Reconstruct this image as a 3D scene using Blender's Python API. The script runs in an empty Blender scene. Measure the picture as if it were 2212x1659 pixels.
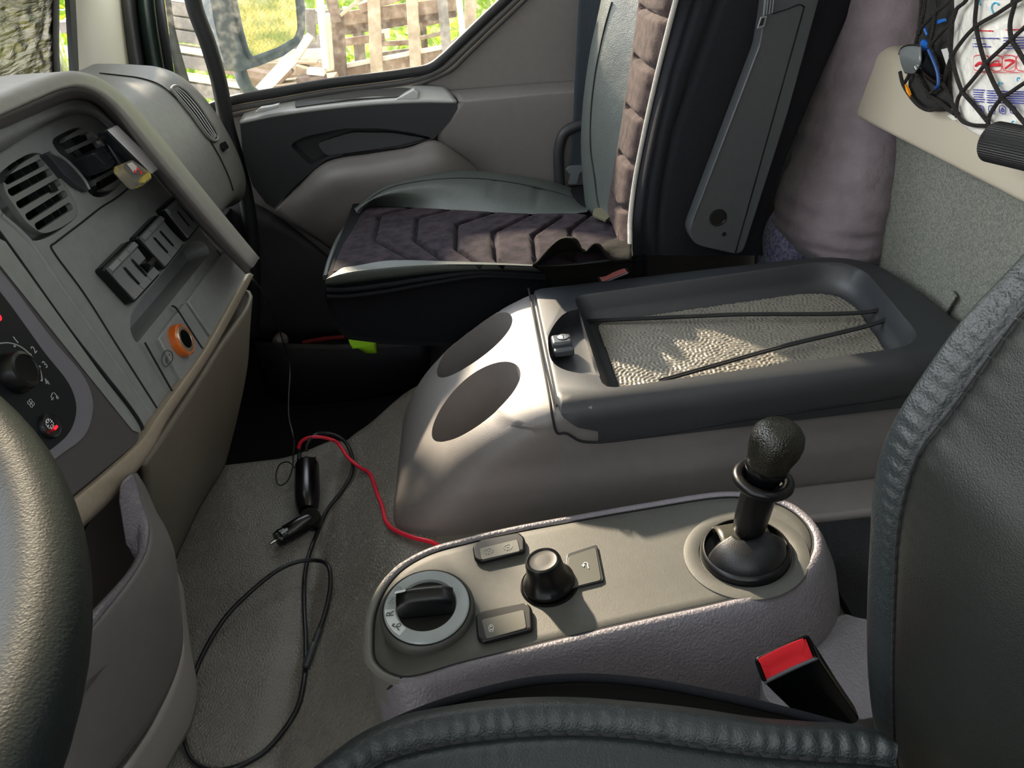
import bpy, bmesh, math, random
import numpy as np
from mathutils import Vector, Matrix, Euler
random.seed(7); rng = np.random.RandomState(7)
sc = bpy.context.scene
# ------------------------------------------------------------------ camera
CAM = Vector((0, 0, 1.05)); FPX = 1660.0
_p = math.radians(31.8); _r = math.radians(6.75)
_F = Vector((0, math.cos(_p), -math.sin(_p))); _U0 = Vector((0, math.sin(_p), math.cos(_p))); _X0 = Vector((1, 0, 0))
_R = math.cos(_r) * _X0 - math.sin(_r) * _U0
_U = math.sin(_r) * _X0 + math.cos(_r) * _U0
cam = bpy.data.cameras.new('camera'); camo = bpy.data.objects.new('camera', cam); sc.collection.objects.link(camo)
m = Matrix((_R, _U, -_F)).transposed().to_4x4(); m.translation = CAM; camo.matrix_world = m
cam.sensor_fit = 'HORIZONTAL'; cam.sensor_width = 36; cam.lens = FPX * 36 / 2212; cam.clip_start = 0.01; cam.clip_end = 200
sc.camera = camo
# ------------------------------------------------------------------ light
w = bpy.data.worlds.new('sky'); sc.world = w; w.use_nodes = True
nt = w.node_tree; bg = nt.nodes['Background']
tc = nt.nodes.new('ShaderNodeTexCoord'); sp = nt.nodes.new('ShaderNodeSeparateXYZ'); rp = nt.nodes.new('ShaderNodeValToRGB')
nt.links.new(tc.outputs['Generated'], sp.inputs[0]); nt.links.new(sp.outputs['Z'], rp.inputs[0]); nt.links.new(rp.outputs[0], bg.inputs[0])
rp.color_ramp.elements[0].position = 0.0; rp.color_ramp.elements[0].color = (0.95, 0.93, 0.88, 1)
rp.color_ramp.elements[1].position = 0.7; rp.color_ramp.elements[1].color = (0.78, 0.85, 0.93, 1)
bg.inputs[1].default_value = 1.5
# hazy brightening of the sky around the sun
dt = nt.nodes.new('ShaderNodeVectorMath'); dt.operation = 'DOT_PRODUCT'; nt.links.new(tc.outputs['Generated'], dt.inputs[0]); dt.inputs[1].default_value = Vector((-.72, .45, .55)).normalized()
mx_ = nt.nodes.new('ShaderNodeMath'); mx_.operation = 'MAXIMUM'; nt.links.new(dt.outputs['Value'], mx_.inputs[0]); mx_.inputs[1].default_value = 0
pw_ = nt.nodes.new('ShaderNodeMath'); pw_.operation = 'POWER'; nt.links.new(mx_.outputs[0], pw_.inputs[0]); pw_.inputs[1].default_value = 3
ma_ = nt.nodes.new('ShaderNodeMath'); ma_.operation = 'MULTIPLY_ADD'; nt.links.new(pw_.outputs[0], ma_.inputs[0]); ma_.inputs[1].default_value = 3.2; ma_.inputs[2].default_value = 1.0
ml_ = nt.nodes.new('ShaderNodeVectorMath'); ml_.operation = 'SCALE'; nt.links.new(rp.outputs[0], ml_.inputs[0]); nt.links.new(ma_.outputs[0], ml_.inputs['Scale']); nt.links.new(ml_.outputs[0], bg.inputs[0])
sun = bpy.data.lights.new('sun', 'SUN'); suno = bpy.data.objects.new('sun', sun); sc.collection.objects.link(suno)
SUN_TO = Vector((.46, -1.0, -.56)).normalized()
suno.rotation_euler = SUN_TO.to_track_quat('-Z', 'Y').to_euler(); sun.energy = 7.6; sun.angle = math.radians(2.0); sun.color = (1.0, 0.83, 0.60)
sc.view_settings.view_transform = 'Standard'; sc.view_settings.look = 'None'; sc.view_settings.gamma = 1; sc.view_settings.exposure = 0.78
sc.view_settings.use_curve_mapping = False
# ------------------------------------------------------------------ helpers
def at(px, py, p, n):
    d = _F + (px - 1106) / FPX * _R + (829.5 - py) / FPX * _U
    n = Vector(n); t = (Vector(p) - CAM).dot(n) / d.dot(n)
    return CAM + d * t
def PX(px, py, x): return at(px, py, (x, 0, 0), (1, 0, 0))
def PY(px, py, y): return at(px, py, (0, y, 0), (0, 1, 0))
def PZ(px, py, z): return at(px, py, (0, 0, z), (0, 0, 1))
def V(*a): return Vector(a)
def lin(h):
    h = h.lstrip('#'); c = [int(h[i:i+2], 16) / 255 for i in (0, 2, 4)]
    return tuple([(x / 12.92 if x <= .04045 else ((x + .055) / 1.055) ** 2.4) for x in c]) + (1,)
MATS = {}
def mat(name, col, rough=.6, bump=None, var=.0, vscale=30, metal=0, spec=.5, sheen=0, emit=None, coat=0, col2=None):
    """bump: (kind, scale, distance)  kind: noise | voro | weave | pebble"""
    if name in MATS: return MATS[name]
    M = bpy.data.materials.new(name); M.use_nodes = True; N = M.node_tree.nodes; L = M.node_tree.links
    b = N['Principled BSDF']; b.inputs['Roughness'].default_value = rough; b.inputs['Metallic'].default_value = metal
    b.inputs['Specular IOR Level'].default_value = spec; b.inputs['Coat Weight'].default_value = coat
    c = lin(col); b.inputs['Base Color'].default_value = c
    if sheen: b.inputs['Sheen Weight'].default_value = sheen; b.inputs['Sheen Roughness'].default_value = .4
    if emit: b.inputs['Emission Color'].default_value = c; b.inputs['Emission Strength'].default_value = emit
    tc = N.new('ShaderNodeTexCoord')
    if var:
        nz = N.new('ShaderNodeTexNoise'); nz.inputs['Scale'].default_value = vscale; nz.inputs['Detail'].default_value = 6
        L.new(tc.outputs['Object'], nz.inputs['Vector'])
        mx = N.new('ShaderNodeMix'); mx.data_type = 'RGBA'; rr = N.new('ShaderNodeMapRange'); rr.inputs[1].default_value = .35; rr.inputs[2].default_value = .65
        L.new(nz.outputs[0], rr.inputs[0]); L.new(rr.outputs[0], mx.inputs[0])
        c2 = lin(col2) if col2 else tuple(min(1, x * (1 + var)) for x in c[:3]) + (1,)
        mx.inputs[6].default_value = tuple(x * (1 - var) for x in c[:3]) + (1,) if not col2 else c; mx.inputs[7].default_value = c2
        L.new(mx.outputs[2], b.inputs['Base Color'])
    bs = [bump] if bump and not isinstance(bump, list) else (bump or [])
    prev = None
    for kind, scale, dist in bs:
        bp = N.new('ShaderNodeBump'); bp.inputs['Distance'].default_value = dist; bp.inputs['Strength'].default_value = 1
        if kind == 'noise':
            t = N.new('ShaderNodeTexNoise'); t.inputs['Scale'].default_value = scale; t.inputs['Detail'].default_value = 4; out = t.outputs[0]; L.new(tc.outputs['Object'], t.inputs['Vector'])
        elif kind in ('voro', 'pebble'):
            t = N.new('ShaderNodeTexVoronoi'); t.inputs['Scale'].default_value = scale; t.feature = 'SMOOTH_F1'
            t.inputs['Smoothness'].default_value = .4
            nz = N.new('ShaderNodeTexNoise'); nz.inputs['Scale'].default_value = scale * (.5 if kind == 'voro' else .08); L.new(tc.outputs['Object'], nz.inputs['Vector'])
            ad = N.new('ShaderNodeVectorMath'); ad.operation = 'MULTIPLY_ADD'; k = (.5 / scale) if kind == 'voro' else (1.1 / scale)
            ad.inputs[1].default_value = (k * 3, k * 3, k * 3); L.new(nz.outputs['Color'], ad.inputs[0]); L.new(tc.outputs['Object'], ad.inputs[2])
            L.new(ad.outputs[0], t.inputs['Vector'])
            iv = N.new('ShaderNodeMath'); iv.operation = 'MULTIPLY_ADD'; iv.inputs[1].default_value = -1.2; iv.inputs[2].default_value = 1; L.new(t.outputs['Distance'], iv.inputs[0]); out = iv.outputs[0]
        elif kind == 'grain':   # wandering leather-like wrinkles
            mp = N.new('ShaderNodeMapping'); mp.inputs['Scale'].default_value = (1, 2.2, 1.4); L.new(tc.outputs['Object'], mp.inputs[0])
            t = N.new('ShaderNodeTexNoise'); t.inputs['Scale'].default_value = scale; t.inputs['Detail'].default_value = 3; t.inputs['Distortion'].default_value = .8
            L.new(mp.outputs[0], t.inputs['Vector']); out = t.outputs[0]
        elif kind == 'ridge':
            t = N.new('ShaderNodeTexWave'); t.inputs['Scale'].default_value = scale; out = t.outputs[1]; L.new(tc.outputs['Object'], t.inputs['Vector'])
        L.new(out, bp.inputs['Height'])
        if prev: L.new(prev.outputs[0], bp.inputs['Normal'])
        prev = bp
    if prev: L.new(prev.outputs[0], b.inputs['Normal'])
    MATS[name] = M; return M

def empty(name, loc, label=None, cat=None, group=None, kind=None):
    o = bpy.data.objects.new(name, None); sc.collection.objects.link(o); o.location = loc; o.empty_display_size = .05
    return tag(o, label, cat, group, kind)
def tag(o, label=None, cat=None, group=None, kind=None):
    if label: o['label'] = label
    if cat: o['category'] = cat
    if group: o['group'] = group
    if kind: o['kind'] = kind
    return o
def wloc(o):
    l = Vector((0, 0, 0))
    while o is not None: l += o.location; o = o.parent
    return l
def mk(name, verts, faces, M, parent=None, smooth=True, recalc=True, angle=40):
    """verts in world coordinates; top-level meshes get their own origin at the base centre"""
    vs = [Vector(v) for v in verts]
    if parent is not None: org = wloc(parent)
    else:
        mn = [min(v[i] for v in vs) for i in range(3)]; mxx = [max(v[i] for v in vs) for i in range(3)]
        org = Vector(((mn[0] + mxx[0]) / 2, (mn[1] + mxx[1]) / 2, mn[2]))
    me = bpy.data.meshes.new(name); me.from_pydata([v - org for v in vs], [], faces)
    if recalc:
        bm = bmesh.new(); bm.from_mesh(me); bmesh.ops.remove_doubles(bm, verts=bm.verts, dist=1e-6); bmesh.ops.recalc_face_normals(bm, faces=bm.faces); bm.to_mesh(me); bm.free()
    o = bpy.data.objects.new(name, me); sc.collection.objects.link(o)
    if parent is not None: o.parent = parent
    else: o.location = org
    if M: me.materials.append(M)
    if smooth:
        me.polygons.foreach_set('use_smooth', [True] * len(me.polygons))
        try: me.set_sharp_from_angle(angle=math.radians(angle))
        except Exception: pass
    return o
def RC(px, py, o, lift=0, fallback=None):
    """point where a sight line from the camera meets the surface of o"""
    w0 = wloc(o); d = (_F + (px - 1106) / FPX * _R + (829.5 - py) / FPX * _U).normalized()
    ok, p, n, i = o.ray_cast(CAM - w0, d)
    if not ok: return fallback
    return p + w0 - d * lift
def bandnoise(n, k0, dk, seed, aniso=1.0):
    """periodic band-limited relief, n x n samples, k0 cycles per side"""
    r = np.random.RandomState(seed); kx = np.fft.fftfreq(n) * n; KX, KY = np.meshgrid(kx, kx * aniso); K = np.sqrt(KX ** 2 + KY ** 2)
    f = np.fft.fft2(r.randn(n, n)) * np.exp(-((K - k0) / dk) ** 2); h = np.real(np.fft.ifft2(f)); return h / h.std()
def sample(h, u, v):
    n = h.shape[0]; u = np.asarray(u) * n; v = np.asarray(v) * n; i = np.floor(u).astype(int); j = np.floor(v).astype(int); a = u - i; b = v - j
    return h[i % n, j % n] * (1 - a) * (1 - b) + h[(i + 1) % n, j % n] * a * (1 - b) + h[i % n, (j + 1) % n] * (1 - a) * b + h[(i + 1) % n, (j + 1) % n] * a * b
def bev(o, wdt, seg=3, ang=30):
    b = o.modifiers.new('bevel', 'BEVEL'); b.width = wdt; b.segments = seg; b.limit_method = 'ANGLE'; b.angle_limit = math.radians(ang); b.harden_normals = False
    return o
def cr(pts, n=8, closed=False):
    pts = [Vector(p) for p in pts]; N = len(pts); out = []
    if N < 3 and not closed:
        return [pts[0].lerp(pts[1], i / n) for i in range(n + 1)]
    segs = N if closed else N - 1
    for i in range(segs):
        if closed: p0, p1, p2, p3 = pts[(i - 1) % N], pts[i], pts[(i + 1) % N], pts[(i + 2) % N]
        else:
            p1, p2 = pts[i], pts[i + 1]; p0 = pts[i - 1] if i else p1 * 2 - p2; p3 = pts[i + 2] if i + 2 < N else p2 * 2 - p1
        # centripetal Catmull-Rom: no overshoot next to short spans
        a = max((p1 - p0).length, 1e-6) ** .5; b_ = max((p2 - p1).length, 1e-6) ** .5; c_ = max((p3 - p2).length, 1e-6) ** .5
        m1 = ((p1 - p0) / a - (p2 - p0) / (a + b_) + (p2 - p1) / b_) * b_
        m2 = ((p2 - p1) / b_ - (p3 - p1) / (b_ + c_) + (p3 - p2) / c_) * b_
        for k in range(n):
            t = k / n; t2 = t * t; t3 = t2 * t
            out.append(p1 * (2 * t3 - 3 * t2 + 1) + m1 * (t3 - 2 * t2 + t) + p2 * (-2 * t3 + 3 * t2) + m2 * (t3 - t2))
    if not closed: out.append(pts[-1].copy())
    return out
def resample(pts, n, closed=False):
    P = [Vector(p) for p in pts]
    if closed: P = P + [P[0]]
    d = [0]
    for i in range(1, len(P)): d.append(d[-1] + (P[i] - P[i - 1]).length)
    out = []; tot = d[-1]; k = n if closed else n - 1; j = 0
    for i in range(n):
        s = tot * i / k
        while j < len(d) - 2 and d[j + 1] < s: j += 1
        L = d[j + 1] - d[j]; out.append(P[j].lerp(P[j + 1], 0 if L < 1e-9 else min(1, (s - d[j]) / L)))
    return out
def newell(pts):
    n = Vector((0, 0, 0))
    for i in range(len(pts)):
        a, b = pts[i], pts[(i + 1) % len(pts)]
        n += Vector(((a.y - b.y) * (a.z + b.z), (a.z - b.z) * (a.x + b.x), (a.x - b.x) * (a.y + b.y)))
    return n.normalized()
def prism(name, pts, off, M, parent=None, bevel=0, seg=3, smooth=True):
    """planar outline pushed by the vector off"""
    pts = [Vector(p) for p in pts]; off = Vector(off); n = len(pts)
    vs = pts + [p + off for p in pts]
    fs = [tuple(range(n))[::-1], tuple(range(n, 2 * n))] + [(i, (i + 1) % n, n + (i + 1) % n, n + i) for i in range(n)]
    o = mk(name, vs, fs, M, parent, smooth, angle=35)
    if bevel: bev(o, bevel, seg)
    return o
def loft(name, loops, M, parent=None, closed=True, caps=(True, True), smooth=True, angle=50, sub=0):
    n = len(loops[0]); vs = [v for l in loops for v in l]; fs = []
    for i in range(len(loops) - 1):
        for j in range(n if closed else n - 1):
            a = i * n + j; b = i * n + (j + 1) % n; fs.append((a, b, b + n, a + n))
    if caps[0]: fs.append(tuple(range(n))[::-1])
    if caps[1]: fs.append(tuple(range((len(loops) - 1) * n, len(loops) * n)))
    o = mk(name, vs, fs, M, parent, smooth, angle=angle)
    if sub: s = o.modifiers.new('sub', 'SUBSURF'); s.levels = s.render_levels = sub
    return o
def patch(name, rows, M, parent=None, nu=6, nv=8, thick=0, off=-1, angle=80, disp=None):
    """smooth surface through a grid of control points (rows of equal length)"""
    rows = [cr(r, nv) for r in rows]; cols = list(zip(*rows)); cols = [cr(list(c), nu) for c in cols]
    g = list(zip(*cols)); n = len(g[0]); vs = [Vector(v) for r in g for v in r]
    fs = [(i * n + j, i * n + j + 1, (i + 1) * n + j + 1, (i + 1) * n + j) for i in range(len(g) - 1) for j in range(n - 1)]
    if disp: vs = disp(vs, len(g), n)
    o = mk(name, vs, fs, M, parent, True, recalc=False, angle=angle)
    # orient the faces towards the cab interior (camera side)
    me = o.data; c = sum(((Vector(wloc(parent)) if parent else o.location) + p.center - CAM).normalized().dot(p.normal) for p in me.polygons)
    if c > 0: me.flip_normals()
    if thick:
        s = o.modifiers.new('solid', 'SOLIDIFY'); s.thickness = thick; s.offset = off
    return o
def tube(name, pts, r, M, parent=None, closed=False, res=10, sm=8, rb=None):
    P = cr(pts, sm, closed) if sm else [Vector(p) for p in pts]; n = len(P); loops = []; N = None
    for i, p in enumerate(P):
        if closed: t = (P[(i + 1) % n] - P[(i - 1) % n]).normalized()
        else: t = (P[min(i + 1, n - 1)] - P[max(i - 1, 0)]).normalized()
        if N is None: N = t.orthogonal().normalized()
        else: N = (N - t * N.dot(t)).normalized()
        B = t.cross(N); rr = r(i / (n - 1)) if callable(r) else r; r2 = rb if rb else rr
        loops.append([p + N * math.cos(a) * rr + B * math.sin(a) * r2 for a in [2 * math.pi * k / res for k in range(res)]])
    if closed: loops.append(loops[0])
    return loft(name, loops, M, parent, caps=(not closed, not closed), angle=60)
def frame(n, up=(0, 0, 1)):
    n = Vector(n).normalized(); u = Vector(up).cross(n)
    if u.length < 1e-4: u = Vector((1, 0, 0))
    u.normalize(); v = n.cross(u); return u, v, n
def lathe(name, prof, org, axis, M, parent=None, res=48, angle=35, up=(0, 0, 1), shape=None):
    """prof: (radius, height) pairs along the axis"""
    u, v, n = frame(axis, up); org = Vector(org); loops = []
    for r, h in prof:
        loops.append([org + n * h + (u * math.cos(a) + v * math.sin(a)) * (r * (shape(a, h) if shape else 1)) for a in [2 * math.pi * k / res for k in range(res)]])
    return loft(name, loops, M, parent, angle=angle)
def box(name, c, size, M, parent=None, ax=None, bevel=0, seg=3):
    c = Vector(c); a = ax or (Vector((1, 0, 0)), Vector((0, 1, 0)), Vector((0, 0, 1)))
    q = [c + a[0] * (sx * size[0] / 2) + a[1] * (sy * size[1] / 2) - a[2] * size[2] / 2 for sx, sy in ((-1, -1), (1, -1), (1, 1), (-1, 1))]
    return prism(name, q, a[2] * size[2], M, parent, bevel, seg)
def boolean(o, cutter, op='DIFFERENCE'):
    b = o.modifiers.new('b', 'BOOLEAN'); b.object = cutter; b.operation = op; b.solver = 'EXACT'
    bpy.context.view_layer.update()
    dg = bpy.context.evaluated_depsgraph_get(); me = bpy.data.meshes.new_from_object(o.evaluated_get(dg))
    o.modifiers.clear(); o.data = me
    bpy.data.objects.remove(cutter, do_unlink=True)
    try: me.set_sharp_from_angle(angle=math.radians(35))
    except Exception: pass
    return o
def roundpoly(pts, r, n=6):
    """round the corners of a planar polygon"""
    pts = [Vector(p) for p in pts]; out = []; N = len(pts)
    for i in range(N):
        p, a, b = pts[i], pts[i - 1], pts[(i + 1) % N]; rr = r[i] if isinstance(r, (list, tuple)) else r
        da = (a - p); db = (b - p); ra = min(rr, da.length * .49); rb_ = min(rr, db.length * .49)
        s = p + da.normalized() * ra; e = p + db.normalized() * rb_
        for k in range(n + 1):
            t = k / n; out.append(s * (1 - t) ** 2 + p * 2 * t * (1 - t) + e * t * t)
    return out
def text(name, s, org, ux, uy, size, M, parent, depth=.0004, align='CENTER'):
    cu = bpy.data.curves.new('t', 'FONT'); cu.body = s; cu.size = size; cu.extrude = depth / 2; cu.align_x = align; cu.align_y = 'CENTER'
    t = bpy.data.objects.new('t', cu); sc.collection.objects.link(t); bpy.context.view_layer.update()
    me = bpy.data.meshes.new_from_object(t.evaluated_get(bpy.context.evaluated_depsgraph_get())); bpy.data.objects.remove(t, do_unlink=True)
    ux = Vector(ux).normalized(); uy = Vector(uy); uy = (uy - ux * uy.dot(ux)).normalized(); n = ux.cross(uy); org = Vector(org)
    vs = [org + ux * v.co.x + uy * v.co.y + n * (v.co.z + depth / 2) for v in me.vertices]; fs = [tuple(p.vertices) for p in me.polygons]
    bpy.data.meshes.remove(me)
    return mk(name, vs, fs, M, parent, smooth=False, recalc=False)
def merge(name, objs, M=None):
    """join several freshly made meshes (same parent) into one mesh"""
    a = objs[0]; vs = []; fs = []; par = a.parent
    dg = bpy.context.evaluated_depsgraph_get(); bpy.context.view_layer.update()
    mats = []
    idx = []
    for o in objs:
        e = o.evaluated_get(dg); me = e.to_mesh(); w0 = wloc(o); b = len(vs)
        mt = o.data.materials[0]
        if mt not in mats: mats.append(mt)
        vs += [v.co + w0 for v in me.vertices]; fs += [tuple(b + i for i in p.vertices) for p in me.polygons]; idx += [mats.index(mt)] * len(me.polygons)
        e.to_mesh_clear()
    for o in objs: bpy.data.objects.remove(o, do_unlink=True)
    r = mk(name, vs, fs, None, par, recalc=False)
    for q in mats: r.data.materials.append(q)
    for p, i in zip(r.data.polygons, idx): p.material_index = i
    return r
# ------------------------------------------------------------------ materials
TAUPE = mat('taupe_plastic', '#757170', .5, [('noise', 700, .0002)], .03, 60, spec=.7)
TAUPEG = mat('taupe_grained_plastic', '#77737a', .42, [('voro', 330, .0006)], .03, 40, spec=.55)
GREY = mat('dash_grey_plastic', '#828584', .48, [('noise', 900, .00015)], .05, 90, spec=.9)
DGREY = mat('dark_grey_plastic', '#4c4c4c', .48, [('noise', 900, .00015)], .04, 60)
LIDM = mat('lid_dark_plastic', '#272a2f', .48, [('noise', 1100, .00015)], .04, 80, spec=.7)
CHAR = mat('charcoal_plastic', '#2b2d31', .5, [('noise', 900, .0001)])
BLACK = mat('black_plastic', '#0b0c0e', .33, None, spec=.4)
GLOSSB = mat('glossy_black', '#0a0b0e', .12, None)
RUBBER = mat('rubber_seal', '#1d1f22', .55, None)
SILV = mat('satin_trim', '#a29685', .42, [('noise', 1200, .0001)], .05, 200, metal=.25)
BEIGE = mat('beige_plastic', '#b5ad9c', .5, [('noise', 600, .0001)])
PILL = mat('pillar_beige', '#c4c2b4', .6, [('noise', 500, .0001)])
LEATH = mat('black_leather', '#23292b', .46, [('voro', 560, .0003), ('noise', 30, .0008)], .05, 20, spec=.5)
LEATHG = mat('grey_leather', '#4c5350', .42, [('voro', 520, .0003), ('noise', 25, .0015)], .04, 20, spec=.5)
LEATHD = mat('dark_green_black_leather', '#161917', .52, [('voro', 900, .00018), ('noise', 12, .0012)], .05, 20, spec=.4)
FABR = mat('black_fabric', '#17181c', .9, [('noise', 500, .0006)], .1, 300, spec=.12)
FABRS = mat('side_fabric', '#1e1f24', .9, [('noise', 500, .0005)], .08, 200, spec=.15)
VELV = mat('plum_velour_shaded', '#1c171d', .85, [('noise', 300, .0006)], .22, 45, sheen=.03, spec=.1, col2='#352d34')  # darker copy of the backrest velour; cushion shade put into its colour
VELB = mat('backrest_velour', '#30282a', .85, [('noise', 300, .0006)], .2, 60, sheen=.05, spec=.12, col2='#4b3f3e')  # paler, warmer copy of the cushion velour; sunlight put into its colour
PILW = mat('mauve_plush', '#867c83', .9, [('noise', 350, .0008), ('noise', 9, .018)], .06, 40, sheen=.2, spec=.15)
BLUEF = mat('blue_melange_fabric', '#5c6690', .9, [('noise', 60, .006)], .2, 160, sheen=.3, col2='#a9a7c4')
MATM = mat('floor_mat_rubber', '#77746d', .45, [('noise', 900, .0003)], .08, 12, spec=.55)
CARP = mat('rear_wall_carpet', '#7d8078', .95, [('noise', 600, .0015)], .3, 420, spec=.1)
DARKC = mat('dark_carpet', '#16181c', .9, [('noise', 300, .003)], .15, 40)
TRAYM = mat('pebbled_tray_rubber', '#76736b', .40, [('noise', 800, .0002)], .04, 20, spec=.55)
STITCH = mat('stitch_thread', '#191b1d', .7)
PIPE = mat('pale_piping', '#b9b6b0', .45, [('ridge', 150, .0006)], metal=.1)
CHROME = mat('chrome', '#d6d6d4', .18, None, metal=1)
STEEL = mat('brushed_steel', '#a4a8ab', .32, None, metal=.9)
WHITE = mat('white_print', '#dfe3e4', .5)
PALEG = mat('pale_grey_print', '#a9afb0', .5)
RED = mat('red_plastic', '#f5343c', .35, None)
REDC = mat('red_cable', '#e0243f', .38, [('noise', 200, .0002)])
ORNG = mat('amber_ring', '#c8611c', .25, None, coat=.5)
LEDR = mat('lit_red_led', '#ff1420', .3, None, emit=2)

# ================================================================== structure: floor, walls, pillars
def struct(o): o['kind'] = 'structure'; return o
MZ = .20
def mat_h(x, y):
    """height of the moulded rubber floor covering over the engine hump"""
    s = min(1, max(0, (x + .345) / .19)); s = s * s * (3 - 2 * s)
    return MZ + .10 * s - .012 * math.exp(-((x + .345) / .02) ** 2)
gx = np.concatenate([np.linspace(-.80, -.625, 12), np.arange(-.62, -.13, .0013), np.linspace(-.12, .66, 40)])
gt = np.concatenate([np.linspace(0, .50, 24), np.arange(.503, .925, .0009), np.linspace(.93, 1, 10)])
WR = bandnoise(512, 40, 11, 3, .62) * .75 + bandnoise(512, 75, 20, 4, .8) * .3
X_, T_ = np.meshgrid(gx, gt, indexing='ij'); YE = 1.195 + .05 * np.where(X_ > -.36, 1, np.clip(1 - (-.36 - X_) / .1, 0, 1)) * np.clip((X_ + .5) / .14, 0, 1)
S_ = np.clip((X_ + .345) / .19, 0, 1); S_ = S_ * S_ * (3 - 2 * S_); H_ = MZ + .10 * S_ - .012 * np.exp(-((X_ + .345) / .02) ** 2)
Y_ = -.42 + (YE + .42) * np.minimum(T_, .93) / .93
Q_ = np.clip((T_ - .93) / .07, 0, 1); Y_ = Y_ + .05 * np.sin(Q_ * math.pi / 2)
Z_ = np.where(Q_ <= .35, H_ - .02 * (Q_ / .35) ** 2, (H_ - .02) * (1 - (Q_ - .35) / .65) + .002)
dense = (X_ > -.62) & (X_ < -.13) & (T_ > .50) & (T_ < .93)
Z_ = Z_ + np.where(dense, np.tanh(sample(WR, X_ / .24, Y_ / .24) * 1.1) * .0012, 0)
ny = len(gt); vs = list(zip(X_.ravel().tolist(), Y_.ravel().tolist(), Z_.ravel().tolist()))
I_, J_ = np.meshgrid(np.arange(len(gx) - 1), np.arange(ny - 1), indexing='ij'); A_ = (I_ * ny + J_).ravel()
fs = np.stack([A_, A_ + ny, A_ + ny + 1, A_ + 1], 1).tolist()
o = mk('trim_1', vs, fs, MATM, recalc=False, angle=180)
struct(o); tag(o, 'grey grained rubber covering over the engine hump')
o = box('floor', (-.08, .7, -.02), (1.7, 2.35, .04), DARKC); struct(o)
# rear wall, carpet below, beige ledge, dark textile above
o = box('wall_rear', (.685, .72, .35), (.05, 2.2, .70), CARP, bevel=.004); struct(o)
ledge = [V(.60, -.4, .705), V(.598, -.4, .716), V(.612, -.4, .80), V(.625, -.4, .812), V(.66, -.4, .812), V(.66, -.4, .70)]
o = prism('trim_2', ledge, (0, 2.16, 0), BEIGE, bevel=.006); struct(o); tag(o, 'beige moulded ledge along the rear wall')
o = box('wall_upper_rear', (.70, .72, 1.05), (.04, 2.2, .52), mat('rear_textile', '#4b4c48', .95, [('noise', 350, .002)], .25, 220)); struct(o)
cap = prism('trim_3', [PX(2040, 690, .655), PX(2070, 640, .655), PX(2058, 625, .655), PX(2040, 628, .655)], (-.004, 0, 0), CARP, bevel=.001); struct(cap)

# ---- passenger door
DY = 1.80
door = empty('door_1', (-.2, DY, .05)); struct(door); tag(door, 'passenger door seen from inside')
def dp(l, y=DY): return [PY(a, b, y) for a, b in l]
sill = [(420, 262), (500, 232), (600, 214), (700, 196), (800, 183), (880, 172), (930, 158), (965, 138), (1000, 105), (1050, 57), (1110, 0), (1180, -70)]
base = dp(sill + [(1290, -70), (1270, 200), (1262, 420), (1250, 760), (860, 860), (560, 860), (395, 620), (395, 300)])
prism('door_panel', base, (0, .05, 0), TAUPE, door)
# glass-run seal and two bright frame ribs
def shift(l, dy, dx=0): return [(a + dx, b + dy) for a, b in l]
for dyy, r_, M_, nm in ((-14, .011, RUBBER, 'glass_seal'), (-3, .005, SILV, 'frame_rib'), (4, .008, DGREY, 'frame_channel'), (12, .0045, SILV, 'frame_rib'), (17, .005, DGREY, 'frame_channel')):
    pts = dp([(a + dyy * .55 * (1 if a > 930 else .1), b + dyy * (1 if a < 930 else .75)) for a, b in sill], DY - .006)
    tube(nm, pts, r_, M_, door, sm=5)
# upper dark armrest block
up_n = [(518, 262), (600, 245), (700, 232), (800, 222), (900, 217), (987, 218)]
up_f = [(530, 243), (600, 222), (700, 205), (800, 192), (900, 182), (960, 186)]
top_near = [PY(a, b, DY - .075) for a, b in up_n]; top_far = [PY(a, b, DY - .004) for a, b in up_f]
lowpts = [PY(a, b, DY - .075) for a, b in [(545, 400), (590, 452), (640, 400), (745, 330), (935, 300), (972, 262)]]
fc = [top_near[0]] + top_near[1:] + [PY(988, 235, DY - .075), PY(972, 262, DY - .075), PY(937, 300, DY - .075), PY(870, 318, DY - .07), PY(760, 330, DY - .075), PY(705, 345, DY - .075), PY(640, 398, DY - .075), PY(592, 450, DY - .075), PY(575, 440, DY - .075), PY(545, 400, DY - .075), PY(524, 330, DY - .075)]
blk = prism('armrest_panel', fc, (0, .079, 0), CHAR, door, bevel=.006)
# pull pocket
cut = prism('cut', roundpoly([PY(622, 318, DY - .09), PY(650, 300, DY - .09), PY(740, 281, DY - .09), PY(820, 281, DY - .09), PY(890, 290, DY - .09), PY(936, 303, DY - .09), PY(860, 322, DY - .09), PY(700, 345, DY - .09), PY(668, 362, DY - .09)], .012, 4), (0, .05, 0), CHAR)
blk.modifiers.clear(); boolean(blk, cut)
prism('pull_grip', roundpoly([PY(683, 310, DY - .058), PY(760, 286, DY - .058), PY(850, 287, DY - .058), PY(925, 300, DY - .058), PY(850, 318, DY - .058), PY(704, 338, DY - .058)], .012, 4), (0, .03, 0), mat('grip_grey', '#43464a', .5), door, bevel=.004)
tp = [PY(518, 262, DY - .078)] + [p + V(0, -.003, .001) for p in top_near[1:]] + [PY(988, 212, DY - .05), PY(982, 203, DY - .004)] + top_far[::-1]
zz = lambda p: p
topm = mat('armrest_top_lit', '#a9abaa', .35, [('noise', 900, .0001)])  # top of the dark armrest, window light painted in as pale grey
patch('armrest_top', [[p + V(0, -.002, .0) for p in resample(top_near, 8)], [p.lerp(q, .5) + V(0, 0, .002) for p, q in zip(resample(top_near, 8), resample(top_far, 8))], resample(top_far, 8)], topm, door, 4, 6, thick=.006)
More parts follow.
